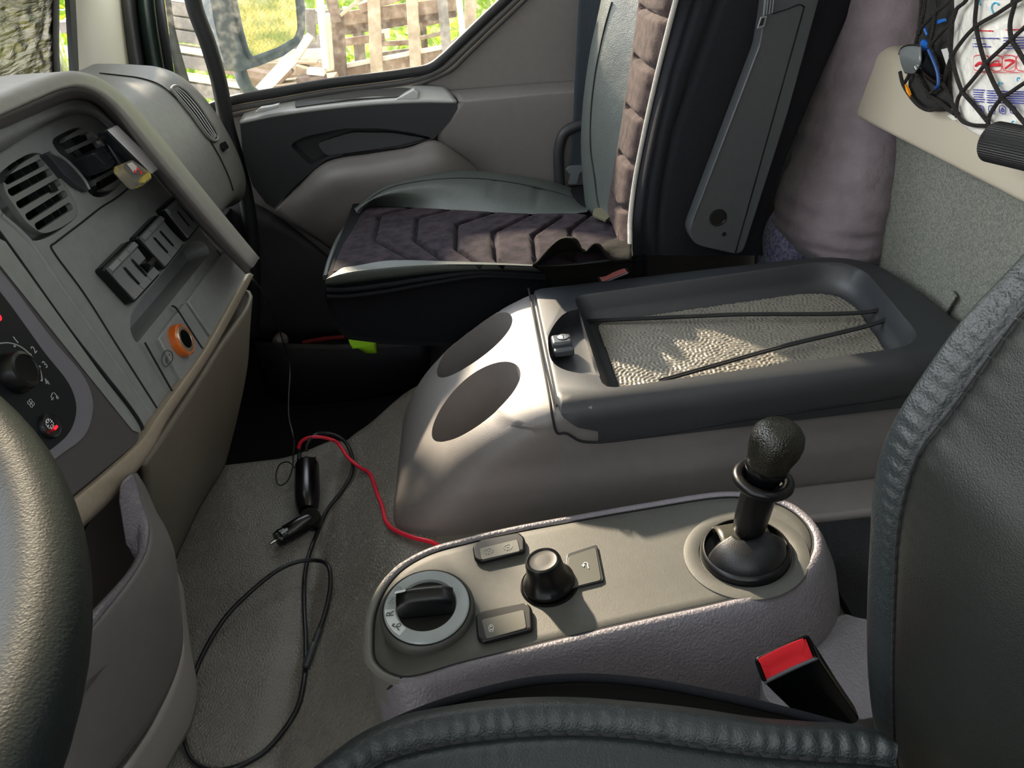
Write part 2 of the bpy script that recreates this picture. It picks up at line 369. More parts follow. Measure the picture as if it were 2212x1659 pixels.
# long slot in the armrest top: thin plate, its shade painted dark
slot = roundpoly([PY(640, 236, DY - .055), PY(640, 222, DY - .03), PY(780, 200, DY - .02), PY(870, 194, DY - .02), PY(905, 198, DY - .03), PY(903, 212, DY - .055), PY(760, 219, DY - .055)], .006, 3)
sl = mk('storage_slot_shade', [p + V(0, -.006, .006) for p in slot], [tuple(range(len(slot)))], mat('slot_shadow_grey', '#3a3c3e', .6), door, smooth=False)
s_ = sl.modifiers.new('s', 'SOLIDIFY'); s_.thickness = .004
prism('lever', [PY(852, 216, DY - .07), PY(893, 194, DY - .07), PY(904, 202, DY - .07), PY(902, 214, DY - .07)], (0, .03, 0), mat('lever_silver', '#c8cacb', .35, metal=.2), door, bevel=.002)
hd = [PY(550, 243, DY - .085), PY(560, 234, DY - .085), PY(585, 230, DY - .085), PY(600, 226, DY - .085), PY(602, 232, DY - .085), PY(585, 238, DY - .085), PY(565, 243, DY - .085)]
prism('catch_handle', hd, (0, .02, 0), mat('lever_silver', '#c8cacb', .35), door, bevel=.001)
# lower taupe moulding bulging into the cab
rows = [[PY(592, 456, DY - .075), PY(645, 402, DY - .08), PY(705, 350, DY - .08), PY(800, 332, DY - .08), PY(880, 319, DY - .08), PY(940, 303, DY - .075), PY(1000, 338, DY - .06), PY(1060, 388, DY - .03)],
        [PY(620, 478, DY - .08), PY(670, 430, DY - .11), PY(725, 385, DY - .125), PY(810, 370, DY - .125), PY(890, 355, DY - .12), PY(950, 345, DY - .11), PY(1000, 370, DY - .085), PY(1050, 410, DY - .04)],
        [PY(655, 500, DY - .08), PY(700, 470, DY - .11), PY(760, 440, DY - .12), PY(830, 430, DY - .12), PY(900, 420, DY - .12), PY(960, 415, DY - .11), PY(1000, 425, DY - .085), PY(1045, 435, DY - .04)],
        [PY(715, 540, DY - .06), PY(760, 540, DY - .08), PY(810, 540, DY - .09), PY(870, 540, DY - .09), PY(930, 540, DY - .09), PY(980, 540, DY - .09), PY(1010, 540, DY - .07), PY(1040, 540, DY - .03)],
        [PY(760, 600, DY - .02), PY(800, 600, DY - .03), PY(840, 600, DY - .03), PY(880, 600, DY - .03), PY(940, 600, DY - .03), PY(980, 600, DY - .03), PY(1010, 600, DY - .03), PY(1040, 600, DY - .01)]]
patch('lower_moulding', rows, TAUPE, door, 6, 5, thick=.02)
# rear upper trim panel and its shelf
rt = [[PY(952, 196, DY - .002), PY(1050, 188, DY - .002), PY(1150, 180, DY - .002), PY(1290, 172, DY - .002)],
      [PY(980, 204, DY - .03), PY(1060, 195, DY - .03), PY(1150, 187, DY - .03), PY(1290, 178, DY - .03)],
      [PY(990, 219, DY - .07), PY(1070, 211, DY - .07), PY(1150, 203, DY - .07), PY(1290, 192, DY - .07)],
      [PY(990, 221, DY - .073), PY(1070, 213, DY - .073), PY(1150, 205, DY - .073), PY(1290, 194, DY - .073)],
      [PY(988, 226, DY - .074), PY(1070, 219, DY - .074), PY(1150, 211, DY - .074), PY(1290, 200, DY - .074)],
      [PY(945, 300, DY - .07), PY(1040, 300, DY - .072), PY(1150, 300, DY - .072), PY(1290, 300, DY - .072)],
      [PY(1030, 372, DY - .04), PY(1080, 380, DY - .06), PY(1150, 390, DY - .065), PY(1290, 390, DY - .065)],
      [PY(1050, 500, DY - .04), PY(1100, 500, DY - .06), PY(1150, 500, DY - .06), PY(1290, 500, DY - .06)]]
patch('rear_trim', rt, TAUPE, door, 5, 5, thick=.02, angle=50)
# dark lower kick panel with door pocket
rows = [[PY(440, 440, DY - .03), PY(540, 440, DY - .03), PY(600, 470, DY - .03), PY(660, 515, DY - .03), PY(760, 590, DY - .03), PY(900, 640, DY - .03)],
        [PY(440, 620, DY - .04), PY(540, 600, DY - .04), PY(600, 600, DY - .04), PY(680, 600, DY - .04), PY(780, 640, DY - .04), PY(900, 680, DY - .04)],
        [PY(440, 860, DY - .05), PY(540, 735, DY - .05), PY(600, 735, DY - .05), PY(680, 738, DY - .05), PY(780, 735, DY - .05), PY(920, 735, DY - .05)]]
DKP = mat('dark_lower_panel', '#302d33', .6, [('noise', 400, .0003)])
patch('kick_panel', rows, DKP, door, 4, 5, thick=.01)
prism('sill_cover', [PY(a, b, DY - .02) for a, b in ((440, 700), (640, 700), (700, 900), (440, 960))], (0, .004, 0), DARKC, door)
rows = [[PY(548, 738, DY - .11), PY(600, 742, DY - .14), PY(700, 744, DY - .14), PY(800, 744, DY - .14), PY(930, 738, DY - .14)],
        [PY(545, 760, DY - .11), PY(600, 790, DY - .15), PY(700, 790, DY - .15), PY(800, 785, DY - .15), PY(930, 770, DY - .15)],
        [PY(560, 800, DY - .10), PY(615, 836, DY - .14), PY(700, 840, DY - .14), PY(800, 830, DY - .14), PY(930, 795, DY - .14)],
        [PY(575, 850, DY - .06), PY(625, 872, DY - .09), PY(700, 875, DY - .09), PY(800, 862, DY - .09), PY(930, 840, DY - .09)]]
patch('door_pocket', rows, mat('pocket_dark', '#26262c', .55, [('noise', 400, .0003)]), door, 4, 5, thick=.006)
# window glass
GLASS = bpy.data.materials.new('dusty_glass'); GLASS.use_nodes = True; N = GLASS.node_tree.nodes; L = GLASS.node_tree.links; N.remove(N['Principled BSDF'])
tr = N.new('ShaderNodeBsdfTransparent'); gl = N.new('ShaderNodeBsdfGlossy'); gl.inputs['Roughness'].default_value = .02; df = N.new('ShaderNodeBsdfTranslucent'); df.inputs[0].default_value = (.9, .88, .8, 1)
fr = N.new('ShaderNodeFresnel'); fr.inputs[0].default_value = 1.3; m1 = N.new('ShaderNodeMixShader'); m2 = N.new('ShaderNodeMixShader'); nz = N.new('ShaderNodeTexNoise'); nz.inputs['Scale'].default_value = 60; nz.inputs['Detail'].default_value = 8
tcn = N.new('ShaderNodeTexCoord'); mr = N.new('ShaderNodeMapRange'); mr.inputs[1].default_value = .45; mr.inputs[2].default_value = .8; mr.inputs[3].default_value = .008; mr.inputs[4].default_value = .07
L.new(tcn.outputs['Object'], nz.inputs[0]); L.new(nz.outputs[0], mr.inputs[0]); L.new(fr.outputs[0], m1.inputs[0]); L.new(tr.outputs[0], m1.inputs[1]); L.new(gl.outputs[0], m1.inputs[2])
L.new(mr.outputs[0], m2.inputs[0]); L.new(m1.outputs[0], m2.inputs[1]); L.new(df.outputs[0], m2.inputs[2]); L.new(m2.outputs[0], N['Material Output'].inputs[0])
g = dp([(395, 300), (355, 0), (345, -120), (1230, -120), (1100, 0), (1000, 95), (960, 130), (900, 155), (700, 190), (500, 225), (420, 250)], DY + .02)
o = prism('window_1', g, (0, .004, 0), GLASS, smooth=False); struct(o)
# pillar, door frame, seals, windshield
pl_ = [[PX(150, -60, -.80), PX(150, 60, -.80), PX(160, 200, -.80)], [PX(185, -60, -.775), PX(185, 60, -.775), PX(190, 200, -.775)],
       [PX(232, -60, -.755), PX(240, 60, -.755), PX(245, 200, -.755)], [PX(268, -60, -.765), PX(278, 60, -.765), PX(290, 200, -.765)]]
o = patch('wall_front_pillar', pl_, PILL, None, 6, 4, thick=.02); struct(o)
def strip(name, a, b, x0, x1, M):
    r = [[PX(a[0], -60, x0), PX(a[1], 60, x0), PX(a[2], 230, x0)], [PX((a[0] + b[0]) / 2, -60, (x0 + x1) / 2 + .012), PX((a[1] + b[1]) / 2, 60, (x0 + x1) / 2 + .012), PX((a[2] + b[2]) / 2, 230, (x0 + x1) / 2 + .012)], [PX(b[0], -60, x1), PX(b[1], 60, x1), PX(b[2], 230, x1)]]
    return struct(patch(name, r, M, None, 4, 3, thick=.012))
strip('trim_4', (255, 268, 290), (290, 302, 330), -.755, -.74, RUBBER)
strip('trim_5', (288, 300, 328), (330, 343, 372), -.74, -.70, mat('dark_green_paint', '#1d2b28', .4, metal=.2))
strip('trim_6', (328, 341, 370), (364, 378, 425), -.70, -.66, RUBBER)
o = prism('trim_7', [PX(136, -60, -.79), PX(150, -60, -.79), PX(162, 200, -.79), PX(152, 200, -.79)], (.01, 0, 0), RUBBER); struct(o)
o = prism('window_2', [V(-.86, -.4, .78), V(-.86, 1.80, .78), V(-.80, 1.80, 1.6), V(-.80, -.4, 1.6)], (.004, 0, 0), GLASS, smooth=False); struct(o)
# black vertical grab bar in front of the door window
gb = [PY(a, b, 1.745) for a, b in ((405, -60), (422, 20), (448, 90), (474, 180), (490, 270), (507, 330), (526, 400), (540, 480), (548, 600), (545, 720))]
tag(tube('grab_bar', gb, .0165, RUBBER, None, res=14, sm=8), 'black rubber-covered bar running down past the door window to the dashboard', 'bar')

# ---- foil sunshade on the windshield
def crinkle(vs, a, b):
    out = []
    for k, v in enumerate(vs):
        n = rng.randn() * .0012; out.append(v + V(n, 0, 0))
    return out
FOIL = bpy.data.materials.new('crinkled_foil'); FOIL.use_nodes = True; N = FOIL.node_tree.nodes; L = FOIL.node_tree.links; b = N['Principled BSDF']
b.inputs['Metallic'].default_value = 1; b.inputs['Roughness'].default_value = .22; b.inputs['Base Color'].default_value = lin('#8d8a7f')
tcn = N.new('ShaderNodeTexCoord'); mp = N.new('ShaderNodeMapping'); mp.inputs['Scale'].default_value = (1, 9, 60); nz = N.new('ShaderNodeTexNoise'); nz.inputs['Scale'].default_value = 1.0; nz.inputs['Detail'].default_value = 6; nz.inputs['Distortion'].default_value = .4
bp = N.new('ShaderNodeBump'); bp.inputs['Distance'].default_value = .006; L.new(tcn.outputs['Object'], mp.inputs[0]); L.new(mp.outputs[0], nz.inputs[0]); L.new(nz.outputs[0], bp.inputs['Height']); L.new(bp.outputs[0], b.inputs['Normal'])
rws = [[PX(117, -80, -.805) + V(0, -dy_, 0), PX(117, 30, -.805) + V(0, -dy_, 0), PX(117, 120, -.805) + V(0, -dy_, 0), PX(122, 190, -.805) + V(0, -dy_, 0)] for dy_ in (0, .1, .25, .45, .7)]
fo = patch('windshield_sunshade', rws, FOIL, None, 10, 10, thick=.003, disp=crinkle)
tag(fo, 'crinkled silver foil sunshade leaning against the windshield above the dashboard', 'sunshade')
tube('edge_binding', [p + V(.004, 0, 0) for p in rws[0]], .006, DGREY, fo, res=8)

# ================================================================== dashboard
FA = math.radians(77); FN = V(math.sin(FA), 0, math.cos(FA)); FDN = V(math.cos(FA), 0, -math.sin(FA)); FP = V(-.36, 0, .70); YH = V(0, 1, 0)
def DF(px, py, h=0): return at(px, py, FP + FN * h, FN)
def dfl(l, h=0): return [DF(a, b, h) for a, b in l]
def pxs(P): return (P - CAM).dot(_F) / FPX
dash = empty('dashboard', (-.42, .9, .20), 'grey dashboard with centre stack of vents and switches, left of the footwell', 'dashboard')
def capsule(a, b, r, n=8):
    d = (b - a).normalized(); p = d.cross(FN).normalized(); out = []
    for k in range(n + 1):
        t = -math.pi / 2 + math.pi * k / n; out.append(b + d * math.cos(t) * r + p * math.sin(t) * r)
    for k in range(n + 1):
        t = math.pi / 2 + math.pi * k / n; out.append(a + d * math.cos(t) * r + p * math.sin(t) * r)
    return out
face = prism('centre_stack_face', dfl([(-120, 260), (0, 215), (158, 200), (210, 215), (300, 320), (400, 440), (536, 585), (519, 618), (442, 756), (345, 893), (309, 948), (160, 1090), (-120, 1330)]), FN * -.05, GREY, dash)
lv = [(8, 395), (30, 368), (60, 345), (95, 330), (113, 336), (136, 368), (165, 410), (180, 446), (152, 478), (112, 500), (88, 502), (58, 480), (30, 442), (12, 415)]
rv = [(140, 305), (163, 284), (195, 274), (215, 282), (245, 315), (285, 365), (270, 388), (236, 412), (214, 406), (190, 372), (160, 332)]
def grow(l, k):
    c = (sum(a for a, b in l) / len(l), sum(b for a, b in l) / len(l)); return [(c[0] + (a - c[0]) * k, c[1] + (b - c[1]) * k) for a, b in l]
for l in (lv, rv):
    boolean(face, prism('c', resample(cr(dfl(grow(l, 1.10), .01), 4, True), 48, True), FN * -.045, GREY))
pk = [(299, 703), (302, 672), (325, 637), (418, 520), (443, 513), (462, 522), (469, 541), (313, 738)]
boolean(face, prism('c', roundpoly(dfl(pk, .01), .008, 4), FN * -.042 + V(0, 0, 0), GREY))
VM = mat('vent_grey_plastic', '#7b7e7c', .35, None, spec=.6); DARK = mat('vent_cavity_black', '#08080a', .7, spec=.05)
slots = {0: [((22, 388), (103, 346)), ((32, 413), (120, 366)), ((50, 440), (138, 389)), ((70, 466), (153, 413)), ((90, 487), (164, 440))],
         1: [((154, 309), (205, 287)), ((170, 331), (226, 306)), ((188, 355), (244, 328)), ((204, 378), (258, 350)), ((221, 399), (268, 373))]}
for k, l in enumerate((lv, rv)):
    vt = prism('air_vent', resample(cr(dfl(l, -.002), 4, True), 60, True), FN * -.006, VM, dash)
    for a, b in slots[k]:
        A, B = DF(*a, .003), DF(*b, .003); rr = 9.5 * pxs(A)
        d = (B - A).normalized(); boolean(vt, prism('c', capsule(A + d * rr * .5, B - d * rr * .5, rr * .86), FN * -.03, VM))
    bev(vt, .0012, 2)
    prism('vent_cavity', dfl(l, -.034), FN * -.002, DARK, vt, smooth=False)
    A = [DF(a[0], a[1], -.018) for a, b in slots[k]]; B = [DF(b[0], b[1], -.018) for a, b in slots[k]]
    for q in range(5):
        t = (q + .5) / 5; p = [a.lerp(b, t) for a, b in zip(A, B)]
        dirn = (p[-1] - p[0]).normalized(); side = dirn.cross(FN) * .0007
        prism('vane', [p[0] - dirn * .012 + side, p[0] - dirn * .012 - side, p[-1] + dirn * .012 - side, p[-1] + dirn * .012 + side], FN * .010, mat('vane_black', '#1c1c20', .35), vt)
    if k == 0:
        c = DF(105, 408, -.004); prism('vane_thumb_tab', [c + YH * .004 + FDN * .005, c - YH * .006 + FDN * .003, c - YH * .006 - FDN * .004, c + YH * .004 - FDN * .003], FN * .006, BLACK, vt, .001)
tw = roundpoly(dfl([(99, 330), (112, 325), (135, 338), (165, 362), (188, 390), (197, 408), (190, 413), (165, 400), (140, 378), (118, 350)], .006), .004, 3)
prism('vent_thumb_wheel', tw, FN * -.02, mat('wheel_dark_grey', '#34353a', .4), dash, .0015)
tube('thumb_wheel_rim', dfl([(108, 329), (135, 341), (163, 366), (184, 392), (193, 409)], .006), .0018, VM, dash, res=6)
# raised band under the hood, hood itself
bandO = [(-120, 320), (0, 276), (80, 243), (158, 214), (198, 222), (232, 250), (300, 335), (370, 420), (450, 510), (530, 592)]
bandI = [(-120, 372), (0, 325), (92, 270), (162, 243), (200, 249), (236, 276), (305, 346), (360, 394), (405, 447), (470, 527), (522, 606)]
r0 = dfl(bandO, .022); r1 = [a.lerp(b, .6) + FN * .002 for a, b in zip(r0, dfl(bandI, .018))]; r2 = dfl(bandI, .012); r3 = dfl(bandI, -.002)
patch('inner_band', [r0, r1, r2, r3], GREY, dash, 4, 5, thick=.008, angle=60)
hO = [(-120, 262), (0, 203), (62, 180), (120, 166), (165, 168), (212, 186), (262, 226), (330, 300), (400, 385), (470, 470), (547, 563)]
hL = [(-120, 300), (0, 252), (80, 216), (135, 194), (168, 190), (206, 203), (246, 234), (312, 313), (382, 398), (460, 490), (541, 580)]
hI = [(-120, 326), (0, 280), (80, 246), (135, 223), (165, 215), (202, 224), (235, 252), (300, 335), (370, 420), (450, 510), (533, 592)]
R1 = dfl(hO, .035); R0 = [p + V(-.30, .02, -.03) for p in R1]; RM = [p + V(-.10, .01, .0) for p in R1]; R2 = [a.lerp(b, .55) + FN * .006 + V(0, 0, .003) for a, b in zip(R1, dfl(hL, .06))]; R3 = dfl(hL, .062); R4 = dfl(hI, .022)
patch('hood', [R0, RM, R1, R2, R3], mat('hood_grey', '#8a8884', .5, [('noise', 900, .0002)], .05, 90), dash, 4, 6, thick=.004)
patch('hood_inner_wall', [R3, R4], TAUPE, dash, 3, 6, thick=.004)
prism('stack_body', [V(-.45, .25, .90), V(-.415, .25, .68), V(-.45, .25, .52), V(-.63, .25, .21), V(-.86, .25, .21), V(-.86, .25, .86)], (0, .73, 0), DARKC, dash)
# lower trim blade
tU = dfl([(537, 590), (519, 618), (442, 756), (345, 893), (309, 948), (235, 1018), (160, 1081), (60, 1168)], .010)
tL = dfl([(547, 596), (531, 628), (458, 762), (362, 908), (326, 975), (262, 1050), (190, 1118), (90, 1212)], .006)
tB = [p + FDN * .012 - FN * .02 for p in tL]
patch('trim_blade', [[p - FN * .012 for p in tU], tU, [a.lerp(b, .5) + FN * .002 for a, b in zip(tU, tL)], tL, tB], SILV, dash, 3, 6, thick=.003, angle=50)
# lower tower (footwell side)
E0 = [DF(531, 628, -.01), PX(528, 690, -.365), PX(523, 780, -.42), PX(506, 875, -.485), PX(480, 985, -.58)]
cols = [[p + V(-.30, .03, 0) for p in E0], [p + V(-.06, .012, 0) for p in E0], E0,
        [DF(458, 762, -.01), PX(455, 815, -.375), PX(445, 915, -.43), PX(432, 1000, -.49), PX(418, 1110, -.585)],
        [DF(362, 908, -.01), PX(368, 960, -.375), PX(372, 1060, -.43), PX(368, 1130, -.49), PX(368, 1215, -.585)],
        [DF(300, 1000, -.01), PX(303, 1040, -.375), PX(310, 1110, -.42), PX(320, 1190, -.49), PX(330, 1290, -.585)]]
patch('lower_tower', [list(r) for r in zip(*cols)], mat('tower_taupe', '#756f63', .48, [('noise', 700, .0002)], .04, 60), dash, 6, 6, thick=.006)
# storage bin: rim, shell, dark inside, foot skirt
ri = [(262, 1050), (269, 1062), (288, 1103), (301, 1140), (297, 1189), (278, 1230), (196, 1322), (92, 1440)]
ro = [(290, 1022), (300, 1050), (308, 1090), (323, 1135), (320, 1179), (299, 1226), (212, 1342), (110, 1462)]
RI = [PX(a, b, -.335) for a, b in ri]; RO = [PX(a, b, -.328) for a, b in ro]
patch('bin_rim', [[p + V(-.016, -.004, -.06) for p in RI], RI, [a.lerp(b, .5) + V(.004, 0, .004) for a, b in zip(RI, RO)], RO], TAUPEG, dash, 3, 6, thick=.003, angle=60)
s1 = [(295, 1022), (312, 1050), (330, 1095), (356, 1142), (372, 1196), (352, 1262), (285, 1335), (110, 1520)]
s2 = [(297, 1022), (318, 1060), (340, 1110), (366, 1165), (384, 1245), (385, 1320), (330, 1420), (110, 1640)]
s3 = [(298, 1022), (322, 1070), (345, 1125), (370, 1185), (389, 1290), (394, 1400), (352, 1520), (150, 1780)]
patch('bin_shell', [RO, [PX(a, b, -.338) for a, b in s1], [PX(a, b, -.375) for a, b in s2], [PX(a, b, -.435) for a, b in s3]], TAUPE, dash, 6, 6, thick=.003)
s4 = [(380, 1235), (392, 1330), (394, 1405), (372, 1480), (330, 1570), (270, 1660)]
s5 = [(380, 1235), (396, 1360), (411, 1470), (398, 1530), (360, 1600), (318, 1670)]
patch('foot_skirt', [[PX(a, b, -.435) for a, b in s4], [PX(a, b, -.445) + V(.002, 0, -.002) for a, b in s5], [PX(a, b, -.452) + V(0, 0, -.03) for a, b in s5]], mat('skirt_light_taupe', '#a09a94', .45), dash, 4, 6, thick=.003)
prism('bin_back', [PX(a, b, -.44) for a, b in [(60, 900), (330, 900), (330, 1120), (392, 1300), (300, 1480), (60, 1480)]], (-.01, 0, 0), mat('bin_inside', '#857a78', .6), dash)
# left climate panel
cl = prism('climate_panel', roundpoly(dfl([(-120, 370), (0, 520), (290, 912), (304, 938), (296, 958), (156, 1074), (-120, 1310)], .007), .006, 4), FN * -.02, mat('climate_grey', '#4b494a', .5, [('noise', 900, .0002)]), dash, .002)
boolean_ring = dfl([(-120, 450), (0, 589), (111, 735), (178, 815), (197, 862), (194, 910), (177, 946), (127, 985), (-120, 1180)], .0075)
prism('ring_trim', resample(cr(boolean_ring, 5), 60), FN * .002, mat('ring_grey', '#74727a', .35), cl, .001)
bp_ = dfl([(-120, 500), (0, 632), (95, 762), (148, 830), (163, 872), (161, 905), (146, 938), (100, 978), (-120, 1150)], .0096)
prism('black_fascia', resample(cr(bp_, 5), 60), FN * .0006, mat('fascia_black', '#14181c', .35), cl)
prism('grey_edge_strip', dfl([(-60, 490), (10, 522), (286, 905), (300, 935), (286, 930), (-60, 500)], .0075), FN * .0006, GREY, cl)
h2 = .0103
kc = DF(30, 806, h2); s = pxs(kc)
def grip(a, h): return 1 + .0 * math.cos(a * 12)
kn = lathe('fan_knob', [(0, 0), (47 * s, 0), (47 * s, .002), (45 * s, .004), (43 * s, .009), (40 * s, .0108), (33 * s, .0116), (31 * s, .0108), (0, .0100)], kc, FN, BLACK, cl, 64)
tube('dial_arc', dfl([(-20, 748), (0, 742), (25, 742), (50, 753), (72, 775), (87, 802), (91, 822)], h2), .0006, PALEG, cl, res=6)
for a, b, t in ((34, 735, '1'), (73, 756, '2'), (97, 788, '3'), (101, 826, '4')): text('numeral', t, DF(a, b, h2), YH, -FDN, .0085, PALEG, cl)
for a, b in ((31, 748), (65, 766), (85, 792), (89, 822)): lathe('tick', [(0, 0), (.0009, 0), (.0009, .0005), (0, .0005)], DF(a, b, h2), FN, PALEG, cl, 8)
# fan icon, recirculation icon
fc_ = DF(67, 871, h2); fo_ = []
for k in range(4):
    a = math.pi / 4 + k * math.pi / 2; c = fc_ + YH * math.cos(a) * .0019 + FDN * math.sin(a) * .0019
    fo_.append(tube('t', [c + YH * math.cos(t) * .0014 + FDN * math.sin(t) * .0014 for t in [2 * math.pi * q / 10 for q in range(10)]], .0003, PALEG, cl, closed=True, res=5, sm=0))
merge('fan_symbol', fo_)
ic = DF(117, 857, h2)
merge('recirculation_symbol', [tube('t', [ic + YH * a * .001 + FDN * b * .001 for a, b in ((-3, 1), (-3, -2), (1, -3), (3, -2), (3, 1), (1, 3))], .00035, PALEG, cl, res=5, sm=0), tube('t', [ic + YH * (2 + math.cos(t)) * .0012 + FDN * (2 + math.sin(t)) * .0012 for t in [.7 * q for q in range(9)]], .0003, PALEG, cl, closed=True, res=5, sm=0), tube('t', [ic + YH * a * .001 + FDN * b * .001 for a, b in ((-5, 0), (-1, 0))], .00035, PALEG, cl, res=5, sm=0)])
bc = DF(104, 921, h2); s = pxs(bc)
bt = lathe('air_conditioning_button', [(0, 0), (29 * s, 0), (29 * s, .001), (26 * s, .0035), (23 * s, .003), (0, .0025)], bc, FN, mat('button_black', '#101216', .3), cl, 40)
sf = []
for k in range(6):
    a = k * math.pi / 3; e = YH * math.cos(a) + FDN * math.sin(a); c = bc + FN * .0034 - FDN * .002 - YH * .001
    sf.append(tube('t', [c + e * .0015, c + e * .0045], .00028, WHITE, bt, res=5, sm=0))
    e2 = YH * math.cos(a + .5) + FDN * math.sin(a + .5); e3 = YH * math.cos(a - .5) + FDN * math.sin(a - .5)
    sf.append(tube('t', [c + e2 * .0042, c + e * .0031, c + e3 * .0042], .00025, WHITE, bt, res=5, sm=0))
merge('snowflake_symbol', sf)
lc = bc + FN * .0034 + FDN * .0035 + YH * .0012
prism('indicator_light', roundpoly([lc + YH * a + FDN * b for a, b in ((-.0024, -.001), (.0024, -.001), (.0024, .001), (-.0024, .001))], .0009, 3), FN * .0006, LEDR, bt)
lathe('warning_light', [(0, 0), (.003, 0), (0, .001)], DF(-3, 685, h2), FN, LEDR, cl, 12)
# seams of the stack
def gap(name, l, r=.0011, par=dash, h=.0004): return tube(name, dfl(l, h), r, mat('panel_gap', '#15151a', .8), par, res=6)
gap('panel_seam', [(-60, 430), (0, 507), (150, 716), (304, 918), (310, 944)], .0022)
gap('panel_seam', [(345, 891), (255, 750), (180, 632), (118, 548), (110, 533), (120, 524), (175, 482), (220, 447), (255, 425), (300, 385)], .001)
gap('panel_seam', [(372, 661), (379, 664), (408, 708), (440, 757)], .0011, h=.006); gap('panel_seam', [(313, 740), (342, 792), (376, 852)], .0011, h=.005); gap('panel_seam', [(469, 541), (500, 585), (519, 614)], .0008, h=.004)
# strip ridge right of the seam
tube('ridge', dfl([(0, 300 + 165), (60, 520), (130, 620), (230, 760), (330, 905)], -.001), .003, GREY, dash, res=8)
# rocker switches
SWM = mat('switch_grey', '#77797c', .3, [('noise', 900, .0001)], spec=.6)
blocks = [[(201, 586), (263, 524), (330, 599), (271, 662)], [(275, 518), (323, 469), (383, 534), (339, 589)], [(333, 456), (372, 422), (424, 484), (390, 526)]]
for bi, q in enumerate(blocks):
    P4 = dfl(q, 0)
    def BL(u, v, h=0): return P4[0].lerp(P4[1], u).lerp(P4[3].lerp(P4[2], u), v) + FN * h
    sw = prism('rocker_switch_block', roundpoly([BL(0, 0), BL(1, 0), BL(1, 1), BL(0, 1)], .005, 4), FN * .010, BLACK, dash, .003)
    for u0, u1 in ((.04, .34), (.355, .645), (.66, .96)):
        # each key: raised ends with a scooped middle
        prof = [(.05, .0085), (.06, .0135), (.16, .0145), (.22, .0115), (.5, .0105), (.84, .0115), (.93, .0125), (.955, .0085)]
        A = [BL(u0, v, h) for v, h in prof]; B = [BL(u1, v, h) for v, h in prof]
        loft('switch_key', [A + [BL(u0, .95, .007), BL(u0, .05, .007)], B + [BL(u1, .95, .007), BL(u1, .05, .007)]], SWM, sw, angle=30)
    for u in (.36, .64): prism('light_slot', [BL(u - .025, .30, .011), BL(u + .025, .30, .011), BL(u + .025, .78, .011), BL(u - .025, .78, .011)], FN * .0012, BLACK, sw, .0004)
    if bi == 0:
        A = [BL(.70, v, h) for v, h in ((.50, .011), (.52, .020), (.60, .021), (.75, .012))]; B = [BL(.93, v, h) for v, h in ((.50, .011), (.52, .020), (.60, .021), (.75, .012))]
        loft('raised_key', [A, B], BLACK, sw, angle=30)
# ash tray cover and socket panel
def panel(name, q, h0, h1, M, b=.0015):
    return prism(name, roundpoly(dfl(q, h0), .002, 2), FN * (h1 - h0), M, dash, b)
panel('ashtray_cover', [(379, 660), (468, 541), (518, 616), (442, 753)], -.01, .006, GREY)
sp_ = panel('socket_panel', [(314, 739), (374, 662), (438, 757), (376, 851)], -.01, .0055, GREY)
kc = DF(387, 737, .0058); s = pxs(kc)
sk = lathe('power_socket_ring', [(22 * s, -.004), (36 * s, -.004), (37 * s, .003), (35 * s, .007), (31 * s, .0085), (29 * s, .008)], kc, FN, ORNG, sp_, 48)
lathe('socket_barrel', [(29 * s, .008), (27 * s, .0088), (22 * s, .0088), (20.5 * s, .007), (20.5 * s, .0058)], kc, FN, mat('socket_metal', '#b7ab93', .3, metal=.8), sp_, 48)
lathe('socket_hole', [(20 * s, .0084), (20 * s, .0070), (0, .0070)], kc, FN, DARK, sp_, 32)
tube('badge_outline', [DF(a, b, .0058) for a, b in ((352, 765), (362, 757), (371, 762), (373, 775), (366, 786), (357, 792), (350, 783))], .0005, mat('engraved_dark', '#2c2e30', .6), sp_, closed=True, res=5, sm=4)
text('voltage_mark', '12V', DF(360, 779, .0058), YH * .6 - FDN * .3, -FDN, .0055, mat('engraved_dark', '#2c2e30', .6), sp_)
text('polarity_mark', '+', DF(366, 767, .0058), YH, -FDN, .005, mat('engraved_dark', '#2c2e30', .6), sp_)
# passenger side of the dashboard: tube-like body with rounded end
sm_ = [(150, 168), (215, 158), (262, 163), (305, 169), (345, 183), (385, 216), (430, 268), (470, 330), (496, 386), (504, 412), (499, 430)]
en_ = [(215, 142), (255, 143), (300, 145), (340, 149), (378, 163), (415, 192), (456, 240), (497, 308), (520, 362), (527, 398), (515, 432)]
S = [PY(a, b, 1.60) for a, b in sm_]; En = [PY(a, b, 1.69) for a, b in en_]
und = [S[-1] + V(-.10, 0, -.02), S[-1] + V(-.30, 0, -.03)]; ue = [En[-1] + V(-.10, -.01, -.01), En[-1] + V(-.30, -.01, -.02)]
S += und; En += ue
cen = sum(En, V(0, 0, 0)) / len(En)
C1 = [V(p.x, 1.0, p.z) for p in S]; C0 = [V(p.x, 1.3, p.z) for p in S]
Mi = [a.lerp(b, .5) + V(.002, 0, .002) for a, b in zip(S, En)]
EC = [e.lerp(cen, .12) + V(0, .025, 0) for e in En]; ED = [e.lerp(cen, .8) + V(0, .035, 0) for e in En]
pdash = patch('passenger_side_cover', [list(r) for r in (C1, C0, S, Mi, En, EC, ED)], mat('passenger_dash_grey', '#74746f', .5, [('noise', 900, .0002)], .06, 90), dash, 4, 5, thick=.004)
